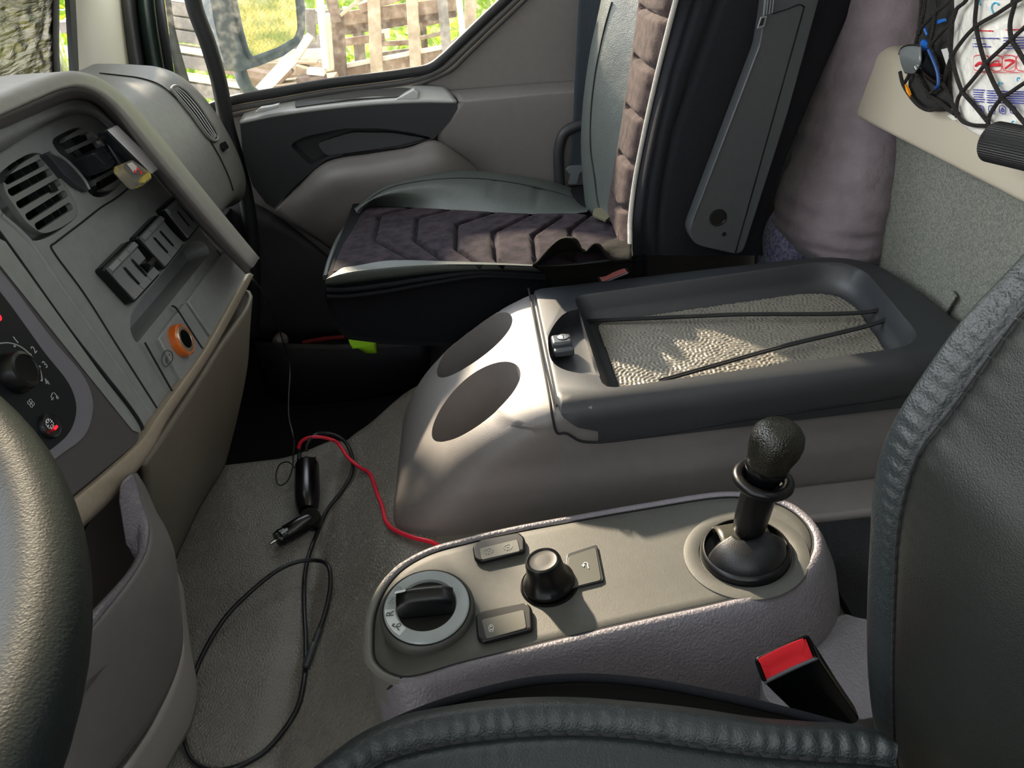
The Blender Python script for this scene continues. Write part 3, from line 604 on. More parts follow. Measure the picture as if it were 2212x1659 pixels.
tube('cover_seam', [RC(a, b, pdash, .0006, PY(a, b, 1.6)) for a, b in cr([V(*q_, 0) for q_ in sm_[1:10]], 3) for a, b in ((a.x, a.y),)] if False else [RC(p.x, p.y, pdash, .0045, PY(p.x, p.y, 1.6)) for p in cr([V(q_[0], q_[1], 0) for q_ in sm_[1:10]], 3)], .0014, mat('panel_gap', '#15151a', .8), dash, res=6)
sv = [(371, 193), (383, 186), (402, 197), (430, 228), (455, 265), (470, 290), (470, 301), (458, 303), (444, 290), (415, 250), (385, 213)]
bpy.context.view_layer.update()
def Q(a, b, k=0):
    return RC(a, b, pdash, .008 + k, PY(a, b, 1.655))
SV = [Q(a, b) for a, b in sv]
Lq = [(371, 193), (385, 213), (415, 250), (444, 290), (458, 303)]; Rq = [(383, 186), (402, 197), (430, 228), (455, 265), (470, 293)]
vf = patch('side_vent', [[Q(a[0] + (b[0] - a[0]) * t, a[1] + (b[1] - a[1]) * t, -.001) for a, b in zip(Lq, Rq)] for t in (0, .5, 1)], DARK, dash, 4, 5)
tube('vent_frame', SV, .003, mat('passenger_dash_grey', '#74746f'), vf, closed=True, res=8, sm=5)
for t in (.2, .4, .6, .8):
    tube('vent_slat', [Q(a[0] + (b[0] - a[0]) * t, a[1] + (b[1] - a[1]) * t, 0) for a, b in zip(Lq, Rq)], .0012, mat('slat_light_grey', '#c4c6c6', .35), vf, res=6)
prism('side_switch', roundpoly([Q(474, 312), Q(484, 308), Q(492, 322), Q(482, 328)], .002, 3), V(.004, 0, .003), BLACK, dash, .001)
prism('side_switch_key', roundpoly([Q(477, 314, .004), Q(484, 311, .004), Q(486, 317, .004), Q(480, 320, .004)], .001, 2), V(.002, 0, .002), CHROME, dash, .0005)
# dark knee area under the passenger cover, fills the gap to the floor
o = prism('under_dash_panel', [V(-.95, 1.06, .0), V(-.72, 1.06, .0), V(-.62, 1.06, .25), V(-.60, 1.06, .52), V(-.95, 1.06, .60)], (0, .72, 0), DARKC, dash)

# ---- phone holder clipped on the vent, air freshener
ph = empty('phone_holder', DF(270, 330, .0), 'black phone clamp with a white bar clipped onto the right dashboard vent', 'phone holder')
bq = dfl([(231, 281), (254, 269), (348, 362), (329, 376)], .045)
prism('clamp_bar', bq, FN * -.007, mat('clamp_white', '#f4f4f4', .3, None), ph, .0015)
prism('clamp_back', dfl([(222, 290), (243, 281), (322, 372), (290, 380), (262, 356)], .036), FN * -.004, mat('clamp_black', '#1d2024', .25), ph, .0015)
prism('clamp_edge', dfl([(229, 283), (232, 280), (330, 377), (328, 382)], .046), FN * -.010, mat('clamp_black', '#1d2024', .25), ph, .0008)
prism('vent_clip', dfl([(200, 330), (232, 312), (262, 346), (236, 366)], .032), FN * -.030, mat('clamp_black', '#1d2024', .25), ph, .002)
for dv in (0, 14, 28): prism('clip_tooth', dfl([(196 + dv, 336 + dv), (216 + dv, 324 + dv), (219 + dv, 328 + dv), (199 + dv, 340 + dv)], .018), FN * .016, BLACK, ph, .0008)
tube('clamp_arm', dfl([(226, 296), (214, 300), (212, 308)], .038), .002, CHROME, ph, res=6)
CLR = bpy.data.materials.new('clear_plastic'); CLR.use_nodes = True; b = CLR.node_tree.nodes['Principled BSDF']; b.inputs['Transmission Weight'].default_value = .92; b.inputs['Roughness'].default_value = .08; b.inputs['IOR'].default_value = 1.3; b.inputs['Base Color'].default_value = (.97, .95, .9, 1)
af = prism('air_freshener', roundpoly(dfl([(268, 352), (286, 345), (325, 372), (328, 385), (308, 402), (296, 398), (266, 364)], .05), .002, 3), FN * -.011, CLR, None, .0015)
tag(af, 'small clear vial of yellow liquid hanging at the end of the phone clamp', 'air freshener')
prism('yellow_liquid', roundpoly(dfl([(305, 382), (318, 372), (325, 380), (309, 396), (300, 394)], .047), .001, 2), FN * -.006, mat('yellow_liquid', '#e8d21c', .2), af)
for a, b in ((298, 366), (292, 372), (305, 374)): text('red_mark', '\u2022', DF(a, b, .0505), YH, -FDN, .014, RED, af)
prism('label', dfl([(274, 354), (285, 350), (300, 364), (288, 372)], .0502), FN * .0002, mat('vial_label', '#cfccc8', .5), af)

# ================================================================== centre console with cup holders and lid
YN, YFAR = .828, 1.205
con = empty('centre_console', (.22, 1.02, .29), 'large taupe plastic console with two round cup holders between the seats', 'console')
prof = cr([V(-.212, 0, .20), V(-.210, 0, .26), V(-.192, 0, .31), V(-.165, 0, .352), V(-.125, 0, .394), V(-.072, 0, .434), V(-.02, 0, .463), V(.02, 0, .480), V(.06, 0, .4885)], 5)
loops = []
def con_loop(xf, z):
    yn = YN + (.0 if z > .40 else -.006 * min(1, (.40 - z) / .03)) ; top = max(0, (z - .455) / .035)
    rr = .085 if z < .46 else .07
    pts = [V(xf, yn, z), V(.63, yn, z), V(.63, YFAR, z), V(xf, YFAR, z)]
    return resample(roundpoly(pts, [rr, .01, .01, .06], 12), 120, True)
for p in prof: loops.append(con_loop(p.x, p.z))
# align starts
def realign(ls):
    out = [ls[0]]
    for l in ls[1:]:
        k = min(range(len(l)), key=lambda i: (l[i] - out[-1][0]).length); out.append(l[k:] + l[:k])
    return out
loops = [con_loop(prof[0].x, .18)] + loops
last = loops[-1]; cc = V(.35, 1.02, .4885)
loops.append([cc + (p - cc) * .985 + V(0, 0, .0) for p in last])
body = loft('console_body', loops, TAUPE, con, angle=60)
CD = (V(-.058, .952, 0), V(-.056, 1.124, 0))
for c, r in zip(CD, (.0745, .0715)):
    k = lathe('c', [(r * .93, .325), (r, .60)], V(c.x, c.y, 0), (0, 0, 1), TAUPE, res=64); boolean(body, k)
boolean(body, box('c', (.36, 1.08, .55), (.60, .47, .20), TAUPE)); boolean(body, box('c', (.40, .85, .553), (.60, .14, .20), TAUPE)); boolean(body, box('c', (.36, 1.02, .53), (.50, .34, .20), TAUPE)); bev(body, .0025, 3, 35)
# near side shoulder crease
# lid: dark cap with recessed tray
lx0, lx1 = .052, .634
def lid_loop(z, ins):
    q = [V(lx0 + ins * .3, YN - .006 + ins, z), V(lx1, YN - .006 + ins, z), V(lx1 - ins, YFAR - .02 - ins, z), V(lx0 + ins * .3, YFAR + .004 - ins, z)]
    q[2] = V(lx1 - ins, YFAR - ins, z)
    return resample(roundpoly(q, [.012, .03, .11, .012], 10), 140, True)
lid = empty('l', (0, 0, 0)); bpy.data.objects.remove(lid)
lid = loft('storage_lid', [lid_loop(.431, 0.0), lid_loop(.468, .001), lid_loop(.482, .005), lid_loop(.490, .011), lid_loop(.4945, .019), lid_loop(.4955, .030)], LIDM, con, angle=60)
# front lower lobe of the lid wrapping down the near side
op = [PZ(1246, 648, .495), PZ(1308, 838, .495), PZ(1995, 742, .495), PZ(1842, 556, .495)]; op[3].y = min(op[3].y, 1.165); op[0].y = 1.142
def tl(z, ins, dx):
    c = [op[0] + V(ins + dx, -ins * .9, 0), op[1] + V(ins + dx, ins * .9, 0), op[2] + V(-ins, ins, 0), op[3] + V(-ins, -ins, 0)]
    return resample(roundpoly([V(p.x, p.y, z) for p in c], [.02, .02, .05, .09], 10), 120, True)
cut = loft('c', [tl(.53, -.012, 0), tl(.4965, -.004, 0), tl(.492, .0, 0), tl(.470, .004, .002), tl(.454, .013, .004), tl(.4495, .022, .008)], LIDM)
boolean(lid, cut)
rec = [PZ(1250, 668, .495), PZ(1222, 676, .495), PZ(1188, 718, .495), PZ(1184, 745, .495), PZ(1196, 785, .495), PZ(1228, 802, .495), PZ(1296, 812, .495)]
cut = prism('c', resample(cr([p + V(0, 0, .02) for p in rec], 5), 40) , V(.0, 0, -.045), LIDM); boolean(lid, cut)
boolean(lid, prism('c', [PY(a, b, YN - .03) for a, b in ((1150, 862), (1187, 868), (1192, 884), (1203, 905), (1224, 930), (1256, 948), (1300, 956), (1300, 1010), (1150, 1010))], (0, .045, 0), LIDM))
bev(lid, .0016, 2, 40)
PB_ = bandnoise(512, 60, 9, 11)
tx = np.arange(.10, .64, .0011); ty = np.arange(.84, 1.20, .0011); TX, TY = np.meshgrid(tx, ty, indexing='ij')
poly = [(v.x, v.y) for v in tl(.4503, .021, .008)]
ins_ = np.zeros(TX.shape, bool)
for (xa, ya), (xb, yb) in zip(poly, poly[1:] + poly[:1]):
    c_ = ((ya > TY) != (yb > TY)) & (TX < (xb - xa) * (TY - ya) / (yb - ya + 1e-12) + xa); ins_ ^= c_
TZ = .4518 + np.tanh(np.maximum(0, sample(PB_, TX / .40, TY / .40) + .55) * 1.3) * .0012
ny = len(ty); idx = -np.ones(TX.size, int); F4 = []
I_, J_ = np.meshgrid(np.arange(len(tx) - 1), np.arange(ny - 1), indexing='ij'); A_ = (I_ * ny + J_).ravel(); fl = ins_.ravel(); ok = fl[A_] & fl[A_ + ny] & fl[A_ + ny + 1] & fl[A_ + 1]; A_ = A_[ok]
F4 = np.stack([A_, A_ + ny, A_ + ny + 1, A_ + 1], 1); used = np.unique(F4); idx[used] = np.arange(len(used)); F4 = idx[F4]
tm = mk('tray_mat', list(zip(TX.ravel()[used].tolist(), TY.ravel()[used].tolist(), TZ.ravel()[used].tolist())), F4.tolist(), TRAYM, lid, recalc=False, angle=180)
# groove between cup part and lid
tube('lid_gap', [V(.0475, YFAR, .4905), V(.0475, 1.0, .4905), V(.0475, YN + .02, .489), V(.0478, YN + .002, .476), V(.052, YN - .004, .455), PY(1222, 936, YN - .006), PY(1255, 953, YN - .006), PY(1310, 954, YN - .006), PY(1600, 908, YN - .006), PY(2010, 847, YN - .006)], .0018, mat('panel_gap', '#15151a'), con, res=6)
# lock
la = (V(1, 0, 0), V(0, 1, 0), V(0, 0, 1)); lc = PZ(1214, 742, .492)
lk = box('lock_latch', lc + V(0, .006, -.004), (.030, .028, .020), mat('latch_grey', '#4a4d52', .3), lid, bevel=.004)
box('latch_lip', lc + V(.001, -.013, -.007), (.030, .012, .012), mat('latch_grey', '#4a4d52'), lid, bevel=.003)
lathe('key_cylinder', [(0, 0), (.0085, 0), (.0085, .0008), (.0075, .0012), (0, .001)], lc + V(.003, .008, .0062), (0, 0, 1), STEEL, lk, 32)
tube('key_ring_gap', [lc + V(.003 + math.cos(t) * .0088, .008 + math.sin(t) * .0088, .0066) for t in [.4 * i for i in range(16)]], .0006, BLACK, lk, closed=True, res=5, sm=0)
box('key_slot', lc + V(.003, .008, .0076), (.0016, .009, .0008), BLACK, lk)
# elastic bands
EL = mat('black_elastic', '#121214', .6, [('ridge', 400, .0004)])
for a, b in (((1264, 694), (1902, 668)), ((1424, 823), (1921, 686))):
    A = PZ(*a, .458); B = PZ(*b, .470)
    pts = [A, A.lerp(B, .5) + V(0, 0, .001), B, B + V(.006, .002, .008)]
    tube('elastic_band', [p + V(0, .0012, .001) for p in pts], .0022, EL, lid, res=8)
    tube('elastic_band', [p + V(0, -.0016, -.0003) for p in pts], .0022, EL, lid, res=8)
# red cable pass: skirt line at the foot of the console
tube('base_crease', [V(-.205, 1.12, .262), V(-.203, .95, .262), V(-.188, .87, .262), V(-.15, .827, .262), V(.1, .8215, .262)], .0022, TAUPE, con, res=6)
struct(prism('trim_10', [V(.36, .43, .20), V(.62, .43, .20), V(.62, .745, .20), V(.36, .745, .20)], (0, 0, .115), DARKC))  # dark block added to stand in for the shaded gap behind the console
box('rear_step', (.50, .785, .25), (.42, .07, .14), TAUPE, con, bevel=.008)

# ================================================================== driver's control console
PA = math.radians(4); PP = V(0, 0, .388); PN = V(-math.sin(PA), 0, math.cos(PA)); PXH = V(math.cos(PA), 0, math.sin(PA))
def DP(px, py, h=0): return at(px, py, PP + PN * h, PN)
ctl = empty('control_console', (.07, .62, .27), 'smaller console beside the driver seat with gear rotary switch and parking brake lever', 'console')
seam = [(868, 1462), (1000, 1430), (1170, 1389), (1400, 1335), (1560, 1300), (1660, 1272), (1720, 1238), (1754, 1192), (1752, 1150), (1722, 1112), (1680, 1088), (1620, 1076), (1560, 1074), (1400, 1098), (1250, 1124), (1100, 1152), (1000, 1176), (930, 1196), (872, 1228), (835, 1268), (812, 1320), (806, 1380), (812, 1430)]
SL = resample(cr([DP(a, b) for a, b in seam], 6, True), 160, True); CC = sum(SL, V(0, 0, 0)) / len(SL)
def offl(l, d, dz=0, ynear=0):
    out = []; n = len(l)
    for i in range(n):
        t = (l[(i + 3) % n] - l[(i - 3) % n]); t.z = 0; t.normalize(); nn = V(t.y, -t.x, 0)
        if nn.dot(l[i] - CC) < 0: nn = -nn
        out.append(l[i] + nn * d + V(0, 0, dz))
    return out
near = lambda p: max(0, min(1, (.63 - p.y) / .08))
L0 = offl(SL, .0005, -.006); L1 = offl(SL, .001, .0005); L2 = offl(SL, .005, .0022); L3 = offl(SL, .010, .0005)
frn = lambda p: 1 - .8 * max(0, min(1, (-.125 - p.x) / .04))
def spread(l, d, dz): 
    return offl(l, d, dz)
L4 = [p.lerp(q, frn(p)) + V(0, 0, -.004) for p, q in zip(offl(SL, .006, -.006), offl(SL, .016, -.006))]
L5 = [V(p.x + (q.x - p.x) * frn(p), p.y + (q.y - p.y) * (.4 + .6 * frn(p)), q.z) + (q - p) * (.9 * near(p) * frn(p)) for p, q in zip(SL, offl(SL, .024, -.03))]
L6 = [V(p.x + (q.x - p.x) * frn(p), p.y + (q.y - p.y) * (.4 + .6 * frn(p)), q.z) + (q - p) * (.9 * near(p) * frn(p)) for p, q in zip(SL, offl(SL, .032, -.07))]
L7 = [V(q.x, q.y, .20) for q in [V(p.x + (q.x - p.x) * frn(p), p.y + (q.y - p.y) * (.4 + .6 * frn(p)), 0) + (q - p) * (.8 * near(p) * frn(p)) for p, q in zip(SL, offl(SL, .046, 0))]]
shell = loft('shell', [L0, L1, L2, L3, L4, L5, L6, L7], TAUPEG, ctl, caps=(False, False), angle=70)
plm = mat('plate_grey', '#4b4b47', .52, [('noise', 900, .0002)], .05, 90, spec=.6)
pl = loft('top_plate', [offl(SL, -.0008, -.02), offl(SL, -.0008, -.0015), offl(SL, -.0025, .0), offl(SL, -.012, .0)], plm, ctl, angle=60)
tube('plate_gap', offl(SL, .0002, -.0005), .0012, mat('panel_gap', '#15151a'), ctl, closed=True, res=6, sm=0)
rw = [PZ(a, b, .335) for a, b in ((1640, 1400), (1740, 1372), (1822, 1322), (1845, 1332), (1880, 1338), (1915, 1350), (1930, 1500), (1890, 1560), (1650, 1520))]
prism('rear_wing', roundpoly(rw, .02, 4), (0, 0, -.12), TAUPEG, ctl, .012, 4)
# front fairing: the plate carries on down the nose
def topx(p):
    d = p - CAM; z = d.dot(_F); return 1106 + FPX * d.dot(_R) / z, 829.5 - FPX * d.dot(_U) / z
me = shell.data; w0 = wloc(shell); fr_i = []
for pg in me.polygons:
    c = pg.center + w0; a, b = topx(c)
    lim = 868 if b < 1462 else (868 - (b - 1462) * .62 if b < 1530 else 826 - (b - 1530) * .75)
    if a < lim and b > 1262 and c.x < -.12: fr_i.append(pg.index)
vsn = [v.co + w0 for v in me.vertices]
prt = mk('nose_panel', vsn, [tuple(me.polygons[i].vertices) for i in fr_i], mat('nose_grey', '#6c6b66', .45, [('noise', 900, .0002)]), ctl, angle=70, recalc=False)
bm = bmesh.new(); bm.from_mesh(prt.data); bmesh.ops.delete(bm, geom=[v for v in bm.verts if not v.link_faces], context='VERTS'); bmesh.ops.recalc_face_normals(bm, faces=bm.faces); bm.to_mesh(prt.data); bm.free()
bm = bmesh.new(); bm.from_mesh(me); bm.faces.ensure_lookup_table(); bmesh.ops.delete(bm, geom=[bm.faces[i] for i in fr_i], context='FACES'); bm.to_mesh(me); bm.free()
bpy.context.view_layer.update()
tube('nose_seam', [q for q in [RC(a, b, shell, .0006) or RC(a, b, prt, .0006) for a, b in ((868, 1464), (845, 1482), (826, 1505), (810, 1532), (797, 1560), (787, 1590))] if q], .0013, mat('panel_gap', '#15151a'), ctl, res=6)
# pod that carries the gear rotary
ro_ = DP(922, 1312, .016); RNn = (PN + V(.10, -.12, 0)).normalized(); s = pxs(ro_)
pod = lathe('rotary_pod', [(104 * s, -.030), (103 * s, -.004), (100 * s, .0), (96 * s, .0015), (94 * s, -.001), (0, -.001)], ro_, RNn, plm, ctl, 72)
lathe('pod_gap', [(95.5 * s, .0018), (94 * s, .001), (93.5 * s, .0015)], ro_, RNn, BLACK, pod, 72)
ringm = mat('translucent_ring', '#a4acad', .2, None, .06, 30, coat=.3)
rg = lathe('gear_ring', [(93 * s, .0), (92.5 * s, .0028), (90 * s, .004), (66 * s, .0052), (64 * s, .0042), (62 * s, .001)], ro_, RNn, ringm, pod, 96)
kb = lathe('gear_dial_well', [(62 * s, .0025), (58 * s, .001), (0, .001)], ro_, RNn, BLACK, pod, 64)
u_, v_, n_ = frame(RNn, (0, 1, 0)); 
gx_ = (V(1, 0, 0) - RNn * RNn.x).normalized(); gy_ = RNn.cross(gx_)
def RP(a, b, h): return ro_ + gx_ * a * s + gy_ * b * s + RNn * h
def dialrow(y, hh, w0): return [RP(x * w0, y, hh * (1 - .30 * (x / 62) ** 4)) for x in (-61, -54, -40, -20, 0, 20, 40, 54, 61)]
hp = [dialrow(-26, .004, .86), dialrow(-16, .022, .98), dialrow(-6, .0265, 1), dialrow(6, .0285, 1), dialrow(16, .0265, 1), dialrow(24, .02, .95), dialrow(30, .004, .85)]
hg = patch('gear_dial_grip', hp, BLACK, pod, 4, 4)
for e in (0, -1):
    q = [r[e] for r in hp]; mk('gear_dial_grip_end', q + [RP(q_[0], q_[1], .003) for q_ in ((-58 if e == 0 else 58, -20), (-58 if e == 0 else 58, 24))], [tuple(range(len(q))) + (len(q) + 1, len(q))], BLACK, hg, smooth=False)
a_ = [RP(-62, 4, .0262), RP(-38, 4, .0285), RP(-38, 12, .0268), RP(-62, 12, .0245)]
prism('dial_pointer', roundpoly([p + RNn * .0008 for p in a_], .002, 3), RNn * .0006, WHITE, hg)
def arcq(a0, a1, r0, r1, h, n=8):
    A = [RP(math.cos(math.radians(a)) * r1, math.sin(math.radians(a)) * r1, h) for a in np.linspace(a0, a1, n)]
    B = [RP(math.cos(math.radians(a)) * r0, math.sin(math.radians(a)) * r0, h) for a in np.linspace(a1, a0, n)]
    return A + B
prism('reverse_sector', arcq(182, 232, 67, 89, .0048), RNn * .0003, mat('sector_white', '#d9dddc', .3), rg)
inkd = mat('ink_grey', '#4b5257', .4); inkw = mat('faint_grey_print', '#8f989a', .4)
for ch, a, M in (('D', 142, inkw), ('N', 165, inkw), ('R', 191, inkd)):
    t = math.radians(a); text('gear_letter', ch, RP(math.cos(t) * 78, math.sin(t) * 78, .0056), gy_ * 1, -gx_, .012, M, rg)
t = math.radians(218); c = RP(math.cos(t) * 78, math.sin(t) * 78, .0057)
merge('manoeuvre_symbol', [tube('t', [c + gx_ * a * .001 + gy_ * b * .001 for a, b in ((3, -5), (1, -2), (0, 0), (1, 3), (4, 3), (4, 0), (0, 0), (-3, 0), (-4, 3))], .0005, inkd, rg, res=5, sm=3), tube('t', [c + gx_ * a * .001 + gy_ * b * .001 for a, b in ((-5, 1), (-4, 4), (-2, 3))], .0005, inkd, rg, res=5, sm=0)])
# raised scoop behind the pod
def pill(name, q, h0, h1, M, par, b=.002, r=.004):
    return prism(name, roundpoly([DP(a, c, h0) for a, c in q], r, 5), PN * (h1 - h0), M, par, b, 3)
# push buttons
BTM = mat('button_olive_grey', '#55554d', .35, None, spec=.6)
for q, qi, nm in (([(1022, 1188), (1040, 1172), (1122, 1156), (1135, 1168), (1135, 1196), (1040, 1220), (1026, 1214)], [(1036, 1186), (1118, 1166), (1124, 1192), (1040, 1211)], 'gear_plus_minus_button'),
                  ([(1028, 1336), (1044, 1326), (1138, 1308), (1150, 1318), (1152, 1366), (1048, 1394), (1032, 1386)], [(1040, 1340), (1132, 1318), (1138, 1358), (1050, 1382)], 'mode_button')):
    bz = pill('button_surround', q, -.001, .0008, BLACK, ctl, .0006, .004)
    bt = prism(nm, roundpoly([DP(a, c, .001) for a, c in q], .004, 4), PN * .006, mat('button_side_black', '#1a1a1c', .3), ctl, .0025)
    prism('button_face', roundpoly([DP(a, c, .0068) for a, c in qi], .003, 3), PN * .0012, BTM, bt, .0008)
for a, b, t in ((1056, 1190, '+'), (1097, 1182, '-')):
    c = DP(a, b, .0083); u = (DP(a + 20, b - 4, .0083) - c).normalized(); v = PN.cross(u)
    g = [tube('t', [c + (u * math.cos(x) + v * math.sin(x)) * .0045 for x in [.5236 * k for k in range(12)]], .00025, PALEG, ctl, closed=True, res=5, sm=0)]
    for k in range(10):
        x = .628 * k; g.append(tube('t', [c + (u * math.cos(x) + v * math.sin(x)) * .0045, c + (u * math.cos(x) + v * math.sin(x)) * .0058], .0003, PALEG, ctl, res=5, sm=0))
    g.append(tube('t', [c - u * .0018, c + u * .0018], .0003, PALEG, ctl, res=5, sm=0))
    if t == '+': g.append(tube('t', [c - v * .0018, c + v * .0018], .0003, PALEG, ctl, res=5, sm=0))
    merge('gear_symbol', g)
c = DP(1061, 1357, .0083); u = (DP(1081, 1353, .0083) - c).normalized(); v = PN.cross(u)
tube('mode_outline', [c + u * a * .001 + v * b * .001 for a, b in ((-2, -3.5), (-2, 3.5), (0, 5), (2, 3.5), (2, -3.5), (0, -5))], .0003, WHITE, ctl, closed=True, res=5, sm=3)
text('mode_letter', 'A', c + v * .0022, u, v, .0042, WHITE, ctl); text('mode_letter', 'M', c - v * .0024, u, v, .0042, WHITE, ctl)
# mirror-style control knob on its plate
kp = roundpoly([DP(a, c, .0) for a, c in ((1225, 1200), (1290, 1179), (1306, 1258), (1215, 1279))], .004, 4)
mp_ = prism('knob_plate', kp, PN * .003, mat('knob_plate_black', '#232426', .35), ctl, .001)
pill('knob_plate_face', [(1228, 1203), (1287, 1183), (1299, 1254), (1218, 1274)], .003, .0038, mat('knob_face', '#45463f', .4), mp_, .0004)
kc = DP(1187, 1262, 0); s = pxs(kc)
lathe('knob_recess', [(64 * s, .0), (62 * s, .0025), (58 * s, .0008), (0, .0005)], kc, PN, BLACK, ctl, 64)
def hexs(a, h):
    return 1 - (.05 * (.5 + .5 * math.cos(6 * a)) if .006 < h < .028 else 0)
kn = lathe('adjuster_knob', [(0, 0), (54 * s, 0), (57 * s, .003), (56 * s, .006), (50 * s, .010), (44 * s, .018), (40 * s, .028), (39 * s, .034), (37 * s, .037), (33 * s, .0382), (31 * s, .0370), (28 * s, .0366), (15 * s, .0372), (0, .0366)], kc + PN * .001, (PN + V(-.06, .03, 0)).normalized(), BLACK, ctl, 72, shape=hexs)
c = DP(1266, 1222, .0042); u = (DP(1286, 1218, .0042) - c).normalized(); v = PN.cross(u)
merge('turn_arrow_symbol', [tube('t', [c + u * a * .001 + v * b * .001 for a, b in ((2, -5), (2, 0), (2.2, 3), (0, 5), (-2, 4), (-3, 1))], .0006, WHITE, mp_, res=5, sm=4), prism('t', [c + u * a * .001 + v * b * .001 for a, b in ((-5, 2), (-1, 2), (-3, -1.5))], PN * .0004, WHITE, mp_, smooth=False)])
# shift gate: oval ring, ball cover, lever
gc = DP(1610, 1196, 0); s = pxs(gc); gu = PXH
rimd = [DP(1500 + 0, 1200, 0)]
lathe('gate_surround', [(132 * s, -.0005), (130 * s, .0015), (112 * s, .0035), (98 * s, .0012), (95 * s, -.004), (0, -.004)], gc + V(.0, 0, 0), PN, plm, ctl, 80)
bs = lathe('lever_base', [(95 * s, .0), (95 * s, .006), (92 * s, .009), (86 * s, .011), (84 * s, .004), (0, .002)], gc, PN, BLACK, ctl, 64)
def domep(th, fi): return gc + PN * (.002 + .034 * math.cos(th)) + (PXH * math.cos(fi) + V(0, 1, 0) * math.sin(fi)) * (88 * s * math.sin(th))
rows = [[domep(th, fi) for fi in np.radians(np.linspace(188, 352, 9))] for th in np.radians((18, 40, 62, 78, 90))]
patch('ball_cover', rows, mat('ball_black', '#16171a', .4, [('noise', 700, .0002)]), bs, 5, 5, thick=.003)
rows = [[gc + PN * (.004 + .024 * math.cos(t)) + PXH * (x * s) + V(0, 1, 0) * (.004 + .035 * math.sin(t)) for t in np.radians((-20, 10, 40, 70, 90))] for x in (-52, 0, 52)]
patch('inner_drum', rows, mat('drum_olive', '#3a3932', .3), bs, 4, 5, thick=.003)
for x in (24,): box('gate_rib', gc + PXH * (x * s) + V(0, .016, .022), (.003, .040, .016), BLACK, bs, bevel=.001)
lv0 = gc + V(0, .004, .018); lv1 = PY(1650, 1030, .622); ld = (lv1 - lv0).normalized(); Lh = (lv1 - lv0).length
lev = empty('brake_lever', lv0, None) ; lev.parent = ctl; lev.location = lv0 - wloc(ctl)
lathe('lever_foot', [(0, 0), (.008, 0), (.0095, .012), (.010, .02)], lv0 - ld * .008, ld, BLACK, lev, 32)
lathe('lever_shaft', [(0, .008), (.0135, .010), (.0165, .016), (.0180, .030), (.0185, Lh - .030), (.0175, Lh - .012), (.012, Lh - .010)], lv0, ld, BLACK, lev, 48)
pts = [lv1 - ld * .004 + (frame(ld)[0] * math.cos(t) + frame(ld)[1] * math.sin(t)) * .0265 for t in [2 * math.pi * k / 32 for k in range(32)]]
tube('lift_collar', pts, .0062, BLACK, lev, closed=True, res=12, sm=0)
lathe('collar_cup', [(.017, -.022), (.022, -.012), (.026, -.004), (.024, -.003), (.016, -.014), (.010, -.014)], lv1, ld, BLACK, lev, 48)
lathe('knob_neck', [(.014, -.012), (.0155, -.004), (.0175, .000), (.0195, .006), (.0225, .012), (.0228, .018), (.0218, .0185)], lv1, ld, GLOSSB, lev, 48)
KLE = mat('knob_leather', '#17170f', .30, [('voro', 620, .0005), ('noise', 60, .001)], spec=.6)
ku, kv, kn_ = frame(ld, (0, 1, 0)); kl = []
for h, r, bx in ((.016, .0225, 0), (.024, .0240, .001), (.032, .0262, .002), (.042, .0275, .002), (.052, .0268, .001), (.061, .0232, -.001), (.067, .0175, -.002), (.0705, .010, -.003), (.0715, .003, -.003)):
    kl.append([lv1 + kn_ * h + V(1, 0, 0) * bx + (V(1, 0, 0) * math.cos(a) * r * (1.0 + .05 * math.cos(a)) + V(0, 1, 0) * math.sin(a) * r * .98) for a in [2 * math.pi * k / 40 for k in range(40)]])
loft('lever_knob', kl, KLE, lev, angle=70)
# ---- driver's belt buckle
def buckle(name, label, c, ax, size, M2, red_full, tall):
    e = empty(name, c - ax[2] * tall, label, 'buckle'); w_, d_ = size
    def q(a, b, h): return c + ax[0] * a * w_ / 2 + ax[1] * b * d_ / 2 + ax[2] * h
    lp = []
    for h, k in ((-tall, .78), (-tall * .6, .86), (-tall * .2, .97), (-.004, 1.0), (0, .98)):
        lp.append(roundpoly([q(-k, -k, h), q(k, -k, h), q(k, k, h), q(-k, k, h)], .005, 4))
    loft('housing', lp, GLOSSB if red_full else BLACK, e, angle=40)
    tube('rim', roundpoly([q(-.96, -.94, .0005), q(.96, -.94, .0005), q(.96, .94, .0005), q(-.96, .94, .0005)], .004, 4), .0018, STEEL if not red_full else BLACK, e, closed=True, res=6, sm=0)
    if red_full:
        prism('release_button', [q(-.86, -.8, .0002), q(.86, -.8, .0002), q(.86, .8, .0002), q(-.86, .8, .0002)], ax[2] * .0008, M2, e)
        patch('button_scoop', [[q(-.86, .8, .0015), q(0, .8, .0015), q(.86, .8, .0015)], [q(-.84, .55, .006), q(0, .5, .0075), q(.84, .55, .006)], [q(-.80, .05, .0055), q(0, .1, .007), q(.80, .05, .0055)], [q(-.6, -.25, .0015), q(0, -.2, .0018), q(.55, -.25, .0015)], [q(-.7, -.8, .0012), q(0, -.8, .0012), q(.7, -.8, .0012)]], M2, e, 5, 5)
        tube('front_lip', [q(-.97, -.98, .001), q(0, -1.0, .002), q(.97, -.98, .001)], .0018, mat('lip_grey', '#5a5f66', .3), e, res=8)
    else:
        prism('release_button', [q(-.88, -.85, .0004), q(.88, -.85, .0004), q(.88, .85, .0004), q(.70, .85, .0004), q(.55, .1, .0004), q(-.45, .1, .0004), q(-.6, .4, .0004), q(-.88, .4, .0004)], ax[2] * .001, M2, e)
        prism('latch_slot', [q(-.5, .15, .0001), q(.5, .15, .0001), q(.62, .8, .0001), q(-.8, .8, .0001)], ax[2] * .0004, DARK, e)
    return e
a = PY(1628, 1418, .435); b = PY(1745, 1372, .455); c2 = PY(1768, 1425, .425)
